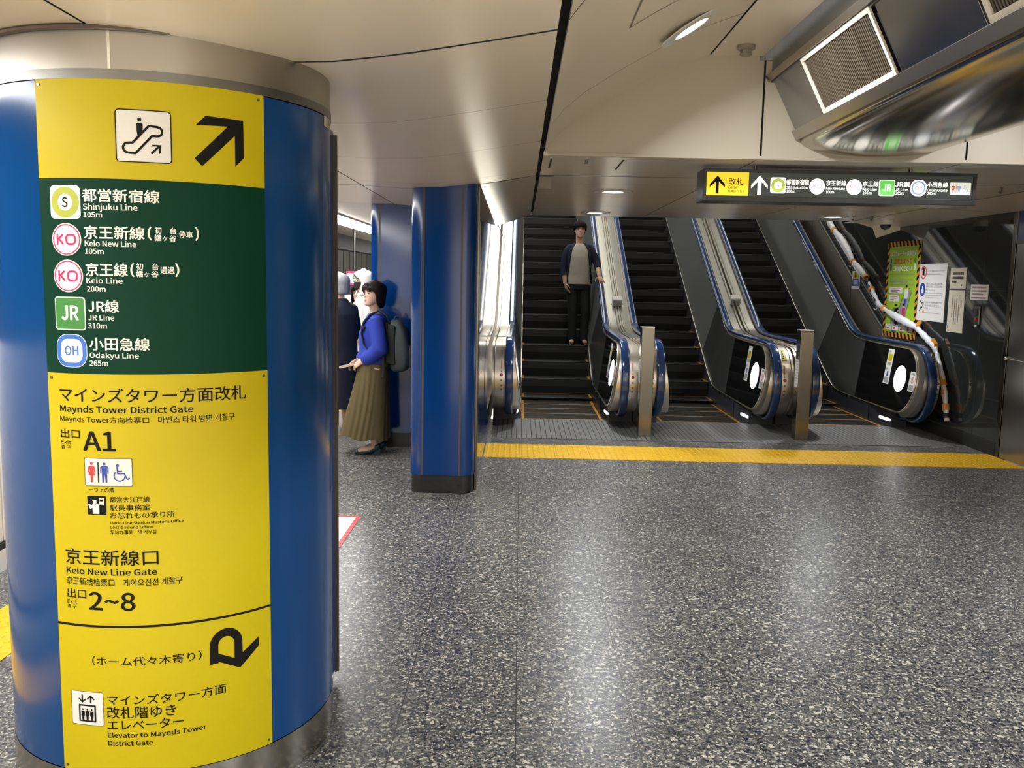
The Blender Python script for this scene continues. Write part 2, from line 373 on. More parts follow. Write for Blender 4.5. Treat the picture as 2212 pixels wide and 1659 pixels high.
class D2:
    """2-D drawing in metres on a surface; faces carry a material slot"""
    def __init__(s): s.v, s.f, s.m, s.k = [], [], [], 0
    def add(s, pts, faces, m=0):     # each shape is printed a hair above the one before
        o = len(s.v); s.v += [(float(p[0]), float(p[1]), s.k+(p[2] if len(p) > 2 else 0)) for p in pts]; s.k += 1.5e-5
        for f in faces: s.f.append([i+o for i in f]); s.m.append(m)
        return s
    def poly(s, pts, m=0): return s.add(pts, [tuple(range(len(pts)))], m)
    def rect(s, x0, x1, y0, y1, m=0): return s.poly([(x0, y0), (x1, y0), (x1, y1), (x0, y1)], m)
    @staticmethod
    def rr(x0, x1, y0, y1, r, n=5):
        out = []
        for cx, cy, a0 in ((x1-r, y1-r, 0), (x0+r, y1-r, 90), (x0+r, y0+r, 180), (x1-r, y0+r, 270)):
            for i in range(n+1):
                a = rad(a0+90*i/n); out.append((cx+r*cos(a), cy+r*sin(a)))
        return out
    def rrect(s, x0, x1, y0, y1, r, m=0): return s.poly(s.rr(x0, x1, y0, y1, r), m)
    def frame(s, x0, x1, y0, y1, r, t, m=0):
        A, B = s.rr(x0, x1, y0, y1, r), s.rr(x0+t, x1-t, y0+t, y1-t, max(r-t, .0004)); n = len(A)
        return s.add(A+B, [(i, (i+1) % n, n+(i+1) % n, n+i) for i in range(n)], m)
    def ell(s, cx, cy, rx, ry=None, m=0, n=32):
        ry = ry or rx; return s.poly([(cx+rx*cos(2*pi*i/n), cy+ry*sin(2*pi*i/n)) for i in range(n)], m)
    def ring(s, cx, cy, r0, r1, m=0, n=36, a0=0, a1=360):
        full = a1-a0 >= 360; k = n if full else n+1
        P = [(cx+r*cos(rad(a0+(a1-a0)*i/n)), cy+r*sin(rad(a0+(a1-a0)*i/n))) for r in (r0, r1) for i in range(k)]
        return s.add(P, [(i, (i+1) % k, k+(i+1) % k, k+i) for i in range(k if full else k-1)], m)
    def line(s, pts, t, m=0, closed=False):
        n = len(pts); P = [Vector(p) for p in pts]; A, B = [], []
        for i in range(n):
            d0 = (P[i]-P[i-1]).normalized() if (i or closed) else (P[1]-P[0]).normalized()
            d1 = (P[(i+1) % n]-P[i]).normalized() if (i < n-1 or closed) else d0
            nn = Vector((-(d0+d1).y, (d0+d1).x)); nn = nn.normalized() if nn.length > 1e-6 else Vector((-d0.y, d0.x))
            k = t/2/max(.5, nn.dot(Vector((-d0.y, d0.x)))); A.append(P[i]+nn*k); B.append(P[i]-nn*k)
        e = n if closed else n-1
        return s.add([tuple(p) for p in A+B], [(i, (i+1) % n, n+(i+1) % n, n+i) for i in range(e)], m)
    def text(s, body, x0, x1, y0, y1, bold=0, m=0):
        """fits the width; y0..y1 is baseline..cap height for latin, full box for CJK"""
        vs, fs = glyphs(body, bold)
        if not vs: return s
        cjk = any(ord(c) > 0x2000 for c in body); paren = body in '()'
        xa, xb = min(v[0] for v in vs), max(v[0] for v in vs)
        if cjk or paren: ya, yb = min(v[1] for v in vs), max(v[1] for v in vs)
        else: ya, yb = 0, max(v[1] for v in vs)
        if body.startswith('一つ'): ya, yb = (min(v[1] for v in glyphs('階', 0)[0]), max(v[1] for v in glyphs('階', 0)[0]))
        kx, ky = (x1-x0)/(xb-xa), (y1-y0)/(yb-ya)
        return s.add([(x0+(v[0]-xa)*kx, y0+(v[1]-ya)*ky, v[2] if len(v) > 2 else 0) for v in vs], fs, m)
    def ctext(s, body, cx, y0, h, bold=1, m=0, kx=1.0):
        vs, fs = glyphs(body, bold); cjk = any(ord(c) > 0x2000 for c in body)
        xa, xb = min(v[0] for v in vs), max(v[0] for v in vs); k = h/(CJKH if cjk else CAP); yo = min(v[1] for v in vs) if cjk else 0
        return s.add([(cx+(v[0]-(xa+xb)/2)*k*kx, y0+(v[1]-yo)*k, v[2] if len(v) > 2 else 0) for v in vs], fs, m)
    def build(s, name, mats, parent, fn, off, cut=None):
        bm = bmesh.new(); vv = [bm.verts.new(p) for p in s.v]
        for f, k in zip(s.f, s.m):
            try: fc = bm.faces.new([vv[i] for i in f]); fc.material_index = k
            except ValueError: pass
        if cut:
            x = cut*math.floor(min(p[0] for p in s.v)/cut); xe = max(p[0] for p in s.v)
            while x < xe:
                bmesh.ops.bisect_plane(bm, geom=bm.verts[:]+bm.edges[:]+bm.faces[:], plane_co=(x, 0, 0), plane_no=(1, 0, 0)); x += cut
        mb = MB(); bm.verts.index_update()
        mb.v = [Vector(fn(v.co.x, v.co.y, off+v.co.z)) for v in bm.verts]
        mb.f = [[v.index for v in f.verts] for f in bm.faces]; mb.m = [f.material_index for f in bm.faces]; bm.free()
        return obj(name, mb, mats, parent, smooth=0)

# ================================================================== SETTING
XW, XR = -.31, 4.59            # faces of the two walls that flank the escalators
S3 = 3**-.5
mat('plate_steel', (.30, .295, .285), .36, .55, noise=.12, nscale=5)

fl = MB().box(-2.9, 4.75, 1.3, 10.06, -.12, 0).box(-2.9, -.35, 10.06, 32, -.12, 0)
struct('floor', fl, 'terrazzo', smooth=0)
struct('floor_bounce', MB().box(-2.9, 4.75, -7, 1.295, -.12, 0), 'pale_bounce', smooth=0)  # unseen pale floor added behind the camera to bounce light onto the ceilings
struct('floor_pit', MB().box(-.31, 4.72, 10.06, 18.6, -.75, -.6).box(-.31, 4.72, 10.06, 10.1, -.6, -.04).box(4.25, 4.72, 10.06, 18.6, -.08, -.002), 'track_dark', smooth=0)
struct('floor_trackbed', MB().box(-5.4, -2.9, -6, 34, -1.3, -1.2), 'track_dark', smooth=0)

# ---- ceiling: enamelled panels with open joints over a dark void
P_FAR = [(-3.0, 2.272), (-2.3, 2.27), (-1.182, 2.266)]
P_LEFT = [(-1.168, 2.263), (-1.0, 2.254), (-.81, 2.246), (-.58, 2.253), (-.45, 2.268), (-.33, 2.285), (-.1, 2.323), (.095, 2.357)]
P_VAULT = [(.128, 2.375), (.2, 2.468), (.3, 2.551), (.434, 2.637), (.51, 2.683), (.593, 2.729), (.711, 2.794), (.79, 2.834), (.869, 2.87), (.95, 2.903), (1.027, 2.931), (1.092, 2.953)]
P_FLAT = [(1.104, 2.955), (1.414, 2.953)]
mir = lambda P: [(4.2-x, z) for x, z in reversed(P)]
def vault_z(x):
    for (a, za), (b, zb) in zip(P_VAULT, P_VAULT[1:]):
        if a <= x <= b: return za+(zb-za)*(x-a)/(b-a)
ce = MB()
def panels(P, ys, gaps, P2=None):
    """profile P swept over the intervals of ys, each joint open by gaps[i]"""
    for i in range(len(ys)-1):
        y0, y1 = ys[i]+gaps[i]/2, ys[i+1]-gaps[i+1]/2
        A = [(x, y0, z) for x, z in P]; B = [(x, y1, z) for x, z in (P2 or P)]
        A2 = [(x, y0, z+.02) for x, z in P]; B2 = [(x, y1, z+.02) for x, z in (P2 or P)]
        ce.strip(A, B); ce.strip([A[0], A2[0]], [B[0], B2[0]], 1); ce.strip([A[-1], A2[-1]], [B[-1], B2[-1]], 1)
        ce.strip(A, A2, 1); ce.strip(B, B2, 1)
    ce.strip([(x, ys[0], z+.021) for x, z in P], [(x, ys[-1], z+.021) for x, z in (P2 or P)], 1)
yl = [-6, -3.6, -1.5, .62, 1.69, 2.763, 3.82, 4.93, 6.2, 6.57]
gl = [0, .016, .003, .003, .003, .018, .0035, .0035, .0035, .025]
panels(P_LEFT, yl, gl); panels(P_FAR, yl, gl)
yf = [6.57, 8.2, 9.8, 11.5, 14, 17, 20, 24, 28, 32]
panels(P_FAR, yf, [.004]*10); panels([p for p in P_LEFT if p[0] < -.32]+[(-.31, 2.288)], yf, [.004]*10)
yv = [-6, -3, -.4, .85, 2.72, 4.62, 5.5]; gv = [0, .014, .006, .006, .014, .007, 0]
for P in (P_VAULT, mir(P_VAULT)): panels(P, yv, gv)
for P in (P_FLAT, mir(P_FLAT)): panels(P, [-6, -2, 2, 5.5], [0, .004, .004, 0])
panels([(4.105, 2.357), (4.35, 2.30), (4.59, 2.262)], [-6, -1, 2, 5.5], [.004]*4)
for x, z in ((.111, 2.44), (-1.175, 2.29), (1.098, 2.99), (4.2-1.098, 2.99), (4.09, 2.44)):   # void above the long joints
    ce.poly([(x-.03, -6, z), (x+.03, -6, z), (x+.03, 10.7 if abs(x) < .2 else 5.5, z), (x-.03, 10.7 if abs(x) < .2 else 5.5, z)], 1)
struct('ceiling', ce, ['ceiling_enamel', 'gap_dark'], smooth=20)

# ---- low soffit in front of the escalator shaft
ce = MB()
ysf = [5.5, 6.555]; SEAM = [(.122, 1.425), (1.432, 2.672), (2.680, 3.90)]
for xa, xb in SEAM:
    panels([(xa, 2.36), (xb, 2.36)], ysf, [0, 0])
    panels([(xa, 2.36), (xb, 2.36)], [6.575, 7.10, 8.10, 9.24, 10.68], [0, .003, .003, .003, 0])
panels([(-.31, 2.288), (-.1, 2.322), (.098, 2.36)], [6.59, 10.68], [0, 0], [(-.31, 2.225), (-.1, 2.29), (.098, 2.36)])
panels([(3.905, 2.358), (4.585, 2.318)], [5.5, 6.9, 8.6, 10.9], [0, .008, .008, 0])
ce.box(-.31, 4.59, 5.5, 10.7, 2.40, 2.43, 1)
ce.strip([(-.31, 10.68, 2.225), (-.1, 10.68, 2.29), (.098, 10.68, 2.36), (3.9, 10.68, 2.36)], [(-.31, 10.68, 2.6), (-.1, 10.68, 2.6), (.098, 10.68, 2.6), (3.9, 10.68, 2.6)])
ce.strip([(3.9, 10.68, 2.36), (4.25, 10.9, 2.30), (4.30, 10.9, 2.18), (4.585, 10.9, 2.28)], [(3.9, 10.68, 2.6), (4.25, 10.9, 2.6), (4.3, 10.9, 2.6), (4.585, 10.9, 2.6)])
for xs in (.176, .628): ce.box(xs-.006, xs+.006, 5.66, 6.14, 2.3585, 2.361, 1)
struct('ceiling_soffit', ce, ['soffit_enamel', 'gap_dark'], smooth=20)

# ---- bulkhead that closes the vault above the soffit
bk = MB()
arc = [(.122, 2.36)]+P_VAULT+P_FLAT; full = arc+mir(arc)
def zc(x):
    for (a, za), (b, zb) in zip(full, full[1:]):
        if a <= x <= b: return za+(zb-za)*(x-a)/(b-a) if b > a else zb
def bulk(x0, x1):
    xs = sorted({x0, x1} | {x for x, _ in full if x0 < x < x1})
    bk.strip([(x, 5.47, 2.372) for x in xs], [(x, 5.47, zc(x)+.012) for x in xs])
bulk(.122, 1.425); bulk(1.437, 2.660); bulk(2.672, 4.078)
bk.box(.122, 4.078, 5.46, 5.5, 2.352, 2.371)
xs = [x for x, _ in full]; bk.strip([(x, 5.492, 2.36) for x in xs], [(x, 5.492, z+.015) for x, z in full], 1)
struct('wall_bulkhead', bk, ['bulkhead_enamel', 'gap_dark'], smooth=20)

# ---- walls beside the escalators
struct('wall_left', MB().box(-.322, XW, 6.765, 7.42, 0, 2.28).box(-.40, XW, 7.42, 18.5, 0, 7.5), 'wall_blue_gloss', smooth=0)
wr = MB().box(XR, 4.72, 8.40, 18.5, .13, 7.5)
struct('wall_right', wr, 'wall_gloss', smooth=0)
sm_ = MB()
for y in (8.86, 10.62, 12.4, 14.2): sm_.box(XR-.0012, XR+.01, y-.003, y+.003, .13, 5)
for z in (1.583, 2.6): sm_.box(XR-.0012, XR+.01, 8.40, 18, z-.003, z+.003)
struct('trim_1', sm_, 'gap_dark', smooth=0)
struct('baseboard_right', MB().box(XR-.012, 4.70, 8.40, 12, 0, .135), 'stone_dark', smooth=0, bevel=.004)
# stainless doors and blue fascia that carry the right wall on towards the camera
d = MB()
for y0, y1 in ((7.30, 8.325), (6.26, 7.29), (5.2, 6.25)): d.box(XR, XR+.05, y0, y1, .008, 2.02)
do = struct('door_1', d, 'steel_h', smooth=0, bevel=.003)
h = MB().cyl((XR, 8.29, .955), (XR-.03, 8.29, .955), .012).cyl((XR-.03, 8.29, .955), (XR-.03, 7.98, .948), .007).ell((XR-.03, 8.29, .955), (.016, .02, .018))
tag(obj('door_handle', h, 'chrome', do, smooth=60), 'polished bar handle')
jm = MB().box(XR-.006, XR+.08, 8.335, 8.40, 0, 2.36).box(XR-.004, XR+.08, 5.0, 8.40, 2.02, 2.05)
struct('trim_2', jm, 'steel', smooth=0, bevel=.002)
struct('wall_right_fascia', MB().box(XR+.002, XR+.1, -6, 8.335, 2.05, 2.42), 'blue_enamel', smooth=0)
struct('wall_right_front', MB().box(XR+.01, XR+.1, -6, 5.19, 0, 2.05), 'steel_h', smooth=0)

# ---- escalator shaft rising behind the soffit
sc = MB(); sc.hexa([(-.4, 10.7, 2.62), (4.7, 10.7, 2.62), (4.7, 18.5, 2.62+7.8*S3), (-.4, 18.5, 2.62+7.8*S3), (-.4, 10.7, 2.7), (4.7, 10.7, 2.7), (4.7, 18.5, 2.7+7.8*S3), (-.4, 18.5, 2.7+7.8*S3)])
struct('ceiling_shaft', sc, 'shaft_white', smooth=0)
struct('wall_shaft_end', MB().box(-.4, 4.7, 18.5, 18.6, 3.5, 7.6), 'shaft_white', smooth=0)

# ---- platform side
tw = MB().box(-5.4, -5.2, -6, 34, -1.3, 4)
for k in range(40): tw.box(-5.203, -5.19, -6+k*1.0, -5.985+k*1.0, -1.3, 4, 1)
struct('wall_tunnel', tw, ['tunnel_grey', 'gap_dark'], smooth=0)
struct('ceiling_tunnel', MB().box(-5.4, -3.0, -6, 34, 3.3, 3.4), 'tunnel_grey', smooth=0)
struct('trim_3', MB().box(-3.16, -2.96, -6, 32, 2.03, 2.30), 'gap_dark', smooth=0)
struct('wall_platform_end', MB().box(-5.4, -.35, 32, 32.1, -1.3, 4), 'tunnel_grey', smooth=0)

pb = thing('platform_barrier', (-2.82, 10, 0), 'low white platform edge barrier with a black strip, behind the round pillar', 'barrier')
b1 = MB()
for k in range(13): b1.box(-2.89, -2.75, -2+k*2.2, .19+k*2.2, .15, 1.28)
obj('panel', b1, 'barrier_white', pb, smooth=0, bevel=.01)
obj('rail', MB().box(-2.88, -2.742, -2, 26.6, .118, .148), 'rubber_black', pb, smooth=0)
obj('base', MB().box(-2.9, -2.74, -2, 26.6, 0, .116), 'barrier_white', pb, smooth=0)

# ================================================================== FLOOR FITTINGS
def tactile(name, x0, y0, nx, ny, s, label, bars=False):
    m = MB()
    for i in range(nx):
        for j in range(ny):
            a, b = x0+i*s, y0+j*s
            m.box(a+.0012, a+s-.0012, b+.0012, b+s-.0012, 0, .004)
            n = 6; p = s/n
            if bars == 'bar':
                for k in range(4):
                    c = b+(k+.5)*s/4
                    m.hexa([(a+.02, c-.014, .004), (a+s-.02, c-.014, .004), (a+s-.02, c+.014, .004), (a+.02, c+.014, .004), (a+.025, c-.008, .009), (a+s-.025, c-.008, .009), (a+s-.025, c+.008, .009), (a+.025, c+.008, .009)])
                continue
            for u in range(n):
                for v in range(n):
                    cx, cy = a+(u+.5)*p, b+(v+.5)*p
                    R = [[(cx+r*cos(k*pi/4), cy+r*sin(k*pi/4), z) for k in range(8)] for r, z in ((.0135, .004), (.011, .0078), (.0065, .009))]
                    m.loft(R)
    return tag(obj(name, m, 'tactile_yellow', smooth=30), label, 'tactile paving')
tactile('tactile_paving', -.305, 7.845, 15, 2, .326, 'yellow dotted tactile paving strip across the floor in front of the escalators')
tactile('tactile_paving', -2.44, .9, 1, 33, .326, 'yellow tactile paving strip along the platform edge, left of the round pillar')

def landing(x0, x1, label):
    m = MB().box(x0, x1, 8.835, 10.06, 0, .003, 1); n = round((x1-x0)/.0505); s = (x1-x0)/n
    for i in range(n):
        m.box(x0+i*s+.003, x0+(i+1)*s-.003, 8.835, 9.24, .003, .006).box(x0+i*s+.003, x0+(i+1)*s-.003, 9.243, 10.06, .003, .006)
    return tag(obj('landing_plate', m, ['plate_steel', 'gap_dark'], smooth=0), label, 'floor plate')
landing(-.215, 1.318, 'grooved steel landing plate before the escalator the man stands on')
landing(1.324, 2.944, 'grooved steel landing plate before the middle escalator, between the two bollards')
landing(2.950, 4.40, 'grooved steel landing plate before the escalator nearest the posters')

fs = D2(); fs.rrect(-1.95, -1.042, 5.08, 5.79, .02, 0)
fsn = thing('floor_sign', (-1.5, 5.43, 0), 'white floor sticker with a red border, on the floor behind the round pillar', 'floor sign')
fs.build('sheet', 'paper_white', fsn, lambda a, b, o: (a, b, o), .002)
D2().frame(-1.95, -1.042, 5.08, 5.79, .02, .028).build('border', 'ink_red', fsn, lambda a, b, o: (a, b, o), .003)

def bollard(x, y, label, sticker):
    t = thing('bollard', (x, y, 0), label, 'bollard', 'stainless bollards before the escalators')
    obj('post', MB().box(x-.067, x+.067, y-.067, y+.067, 0, 1.135), 'steel', t, smooth=0, bevel=.004)
    obj('cap', MB().box(x-.067, x+.067, y-.067, y+.067, 1.1355, 1.145), 'trim_bright', t, smooth=0, bevel=.003)
    z0, z1 = sticker
    m = MB().box(x-.0685, x-.067, y-.055, y+.06, z0, z1)
    for k in range(9):
        c = z1-.02-k*(z1-z0-.03)/9; m.box(x-.0689, x-.0684, y-.045, y+.04-.02*(k % 3), c-.006, c, 1)
    tag(obj('notice', m, ['paper_white', 'ink_grey'], t, smooth=0), 'white printed notice')
    bs = MB()
    for dx, dy in ((-1, -1), (1, -1), (1, 1), (-1, 1)): bs.cyl((x+dx*.057, y+dy*.057, .0), (x+dx*.057, y+dy*.057, .0085), .006, 8)
    return t
bollard(1.318, 9.12, 'square stainless bollard at the newel right of the man', (.56, .80))
bollard(2.936, 9.10, 'square stainless bollard with a tall white notice, at the newel with yellow stickers', (.55, .84))

# ================================================================== PILLARS
CX, CY, R0 = -1.17, 2.975, .521
def cylwall(m, r, z0, z1, n=96, k=0):
    m.strip([(CX+r*cos(2*pi*i/n), CY+r*sin(2*pi*i/n), z0) for i in range(n+1)], [(CX+r*cos(2*pi*i/n), CY+r*sin(2*pi*i/n), z1) for i in range(n+1)], k); return m
def ringsolid(r0, r1, z0, z1, n=96):
    m = MB(); c = lambda r, z: [(CX+r*cos(2*pi*i/n), CY+r*sin(2*pi*i/n), z) for i in range(n)]
    m.loft([c(r0, z0), c(r1, z0), c(r1, z1), c(r0, z1), c(r0, z0)], caps=False); return m
rp = thing('round_pillar', (CX, CY, 0), 'large round blue pillar with stainless collar and yellow and green signs, nearest the camera', 'pillar', kind='thing')
obj('cladding', ringsolid(.4, R0, .13, 2.124), 'pillar_blue', rp, smooth=30)
obj('base', ringsolid(.4, R0+.002, 0, .128), 'steel_h', rp, smooth=30)
obj('recess', ringsolid(.4, R0+.0045, 2.126, 2.152), 'steel_dark', rp, smooth=30)
col_ = ringsolid(.4, R0+.001, 2.153, 2.252); obj('collar', col_, 'duct_trim', rp, smooth=30)
obj('collar_flange', ringsolid(.4, R0+.022, 2.2525, 2.2608), 'brown_trim', rp, smooth=30)
obj('collar_seam', MB().box(CX+.045, CX+.053, CY-.5215, CY-.515, 2.153, 2.252), 'trim_bright', rp, smooth=0)
obj('rear_panel', MB().box(-1.64, -.712, 3.27, 3.395, .03, 2.15), 'pillar_blue', rp, smooth=0, bevel=.012)
obj('edge_strip', MB().box(-.7125, -.706, 3.375, 3.394, .03, 2.13).box(-.704, -.699, 3.38, 3.394, .03, 2.13), 'brown_trim', rp, smooth=0)

def ceil_z(x):
    P = P_FAR+P_LEFT
    for (a_, za), (b_, zb) in zip(P, P[1:]):
        if a_ <= x <= b_: return za+(zb-za)*(x-a_)/(b_-a_)
    return 2.28
def square_pillar(x0, x1, y0, y1, zt, label, joints, rl=.09, rr=.09, edge=True):
    t = thing('square_pillar', ((x0+x1)/2, (y0+y1)/2, 0), label, 'pillar', kind='thing')
    def outline(z, g=0):
        o = []
        for cx, cy, a0, r in ((x0+rl, y0+rl, 180, rl), (x1-rr, y0+rr, 270, rr)):
            o += [(cx+(r-g)*cos(rad(a0+90*i/10)), cy+(r-g)*sin(rad(a0+90*i/10)), z) for i in range(11)]
        return o+[(x1-g, y1, z), (x0+g, y1, z)]
    topo = lambda P: [(x, y, ceil_z(x)-.0015) for x, y, _ in P]
    obj('cladding', MB().loft([outline(.137), topo(outline(zt))]), 'blue_enamel', t, smooth=30)
    obj('plinth', MB().loft([outline(0, .006), outline(.136, .006)]), 'stone_dark', t, smooth=30)
    for jx in joints: obj('joint_strip', MB().box(jx-.007, jx+.007, y0-.0015, y0+.01, .137, ceil_z(jx)-.004), 'brown_trim', t, smooth=0)
    return t
sp = square_pillar(-.805, -.325, 6.47, 7.39, 2.30, 'square blue pillar with rounded corners and black plinth, nearest the escalators', (-.709, -.431))
obj('corner_trim', MB().box(-.326, -.308, 6.60, 6.76, .0, 2.278), 'steel', sp, smooth=0, bevel=.004)
square_pillar(-1.40, -.412, 8.24, 9.2, 2.26, 'square blue pillar the woman with the backpack leans on', (-1.308,), rl=.075)

# number plate on the round pillar
def cyl_map(s, z, o):
    t = s/.525; r = R0+o; return (CX+r*sin(t), CY-r*cos(t), z)
npl = thing('number_plate', cyl_map(.85, 2.11, 0), 'small white plate with the number 14, at the top right of the round pillar', 'number plate')
D2().rect(.7897, .895, 2.092, 2.13).build('plate', 'paper_cream', npl, cyl_map, .0015, .02)
D2().ctext('14', .842, 2.098, .026, 1, kx=1.7).build('lettering', 'ink_grey', npl, cyl_map, .0022, .02)

# ================================================================== SIGNS ON THE ROUND PILLAR
GREEN=[
('都営新宿線',-0.0361,0.1699,1.7985,1.8345,1),
('Shinjuku Line',-0.0347,0.1121,1.7775,1.7945,1),
('105m',-0.0342,0.0179,1.7567,1.7711,1),
('京王新線',-0.0346,0.1284,1.6978,1.7343,1),
('(',0.1361,0.1469,1.6975,1.7356,1),
('初\u3000台',0.1546,0.2111,1.7170,1.7348,1),
('幡ヶ谷',0.1540,0.2106,1.6963,1.7141,1),
('停車',0.2169,0.2543,1.7071,1.7263,1),
(')',0.2603,0.2710,1.7004,1.7391,1),
('Keio New Line',-0.0334,0.1061,1.6782,1.6940,1),
('105m',-0.0335,0.0189,1.6573,1.6719,1),
('京王線',-0.0339,0.0819,1.5961,1.6330,1),
('(',0.0879,0.0989,1.5959,1.6341,1),
('初\u3000台',0.1037,0.1622,1.6165,1.6343,1),
('幡ヶ谷',0.1031,0.1616,1.5960,1.6139,1),
('通過',0.1667,0.2042,1.6060,1.6266,1),
(')',0.2052,0.2162,1.5981,1.6368,1),
('Keio Line',-0.0327,0.0672,1.5768,1.5928,1),
('200m',-0.0322,0.0203,1.5540,1.5687,1),
('JR線',-0.0312,0.0554,1.4957,1.5304,1),
('JR Line',-0.0313,0.0416,1.4747,1.4902,1),
('310m',-0.0322,0.0206,1.4516,1.4665,1),
('小田急線',-0.0306,0.1338,1.3900,1.4270,1),
('Odakyu Line',-0.0314,0.1039,1.3695,1.3851,1),
('265m',-0.0323,0.0202,1.3469,1.3619,1),
]
YEL=[
('マインズタワー方面改札',-0.1291,0.3986,1.2419,1.2844,0),
('Maynds Tower District Gate',-0.1298,0.2449,1.2134,1.2333,1),
('Maynds Tower方向检票口',-0.1305,0.1255,1.1815,1.2023,0),
('마인즈 타워 방면 개찰구',0.1498,0.3626,1.1830,1.2036,0),
('出口',-0.1303,-0.0698,1.1375,1.1639,0),
('Exit',-0.1310,-0.0977,1.1202,1.1313,0),
('출 구',-0.1309,-0.0999,1.1056,1.1167,0),
('A1',-0.0610,0.0332,1.1050,1.1603,1),
('一つ上の階',-0.0492,0.0252,0.9843,0.9983,0),
('都営大江戸線',0.0106,0.1212,0.9556,0.9724,0),
('駅長事務室',0.0098,0.1218,0.9317,0.9499,0),
('お忘れもの承り所',0.0104,0.1877,0.9086,0.9276,0),
("Oedo Line Station Master's Office",0.0105,0.2114,0.8921,0.9005,1),
('Lost & Found Office',0.0101,0.1269,0.8790,0.8875,1),
('车站办事处\u3000역 사무실',0.0095,0.1367,0.8618,0.8752,0),
('京王新線口',-0.1319,0.1402,0.7684,0.8159,0),
('Keio New Line Gate',-0.1306,0.1355,0.7402,0.7597,1),
('京王新线检票口\u3000게이오신선 개찰구',-0.1314,0.2039,0.7072,0.7304,0),
('出口',-0.1309,-0.0692,0.6663,0.6954,0),
('Exit',-0.1317,-0.0992,0.6491,0.6622,0),
('출 구',-0.1324,-0.1014,0.6352,0.6468,0),
('2~8',-0.0616,0.0742,0.6356,0.6891,1),
('（ホーム代々木寄り）',-0.0586,0.2520,0.4654,0.4948,0),
('マインズタワー方面',-0.0177,0.3219,0.3461,0.3773,0),
('改札階ゆき',-0.0192,0.1766,0.3044,0.3416,0),
('エレベーター',-0.0191,0.1972,0.2690,0.3004,0),
('Elevator to Maynds Tower',-0.0191,0.2612,0.2456,0.2613,1),
('District Gate',-0.0185,0.1104,0.2207,0.2364,1),
]
def sheet(name, s0, s1, z0, z1, m, parent, th=.003):
    n = 40; q = MB(); S = [s0+(s1-s0)*i/n for i in range(n+1)]
    q.loft([[cyl_map(s, z0, .0005), cyl_map(s, z0, th), cyl_map(s, z1, th), cyl_map(s, z1, .0005)] for s in S])
    return obj(name, q, m, parent, smooth=30)
def screws(parent, pts):
    for s, z in pts:
        a, b = cyl_map(s, z, .003), cyl_map(s, z, .0055)
        obj('screw', MB().cyl(a, b, .0042, 14), 'steel_dark', parent, smooth=40)
def arrow_ne(d, ox, oz, k, m=0):
    P = [(0.0317, .139), (.1398, .1381), (.1401, .0336), (.1136, .0063), (.1138, .093), (.02, 0), (0, .0206), (.0933, .1162), (.0051, .1117)]
    d.poly([(ox+x*k, oz+z*k) for x, z in P], m)
def fig_woman(d, cx, z0, h, m):
    q = lambda P: [(cx+x*h, z0+z*h) for x, z in P]
    d.ell(cx, z0+.93*h, .072*h, m=m)
    d.poly(q([(-.10, .82), (.10, .82), (.15, .78), (.215, .5), (.15, .48), (.085, .68), (.07, .62), (.17, .34), (.065, .34), (.045, 0), (-.045, 0), (-.065, .34), (-.17, .34), (-.07, .62), (-.085, .68), (-.15, .48), (-.215, .5), (-.15, .78)]), m)
def fig_man(d, cx, z0, h, m):
    q = lambda P: [(cx+x*h, z0+z*h) for x, z in P]
    d.ell(cx, z0+.93*h, .072*h, m=m)
    d.poly(q([(-.14, .82), (.14, .82), (.205, .76), (.205, .44), (.15, .44), (.145, .70), (.125, .70), (.12, 0), (.045, 0), (.008, .40), (-.008, .40), (-.045, 0), (-.12, 0), (-.125, .70), (-.145, .70), (-.15, .44), (-.205, .44), (-.205, .76)]), m)
def fig_wheelchair(d, x, z, h, m):   # x,z: lower left of its box
    q = lambda P: [(x+a*h, z+b*h) for a, b in P]
    d.ell(x+.27*h, z+.93*h, .085*h, m=m)
    d.line(q([(.23, .85), (.27, .46), (.62, .46), (.78, .13), (.92, .2)]), .075*h, m)
    d.line(q([(.26, .60), (.52, .60)]), .06*h, m)
    d.ring(x+.36*h, z+.33*h, .265*h, .335*h, m, 30, 125, 355)
def toilets(d, x0, x1, z0, z1, mw, mb, mk):
    h = (z1-z0)*.72; zb = z0+(z1-z0)*.13; W_ = x1-x0
    fig_woman(d, x0+W_*.155, zb, h, mw); d.rect(x0+W_*.287, x0+W_*.312, zb-.01*h, zb+h, mk)
    fig_man(d, x0+W_*.43, zb, h, mb); fig_wheelchair(d, x0+W_*.605, zb+.06*h, h*.86, mb)
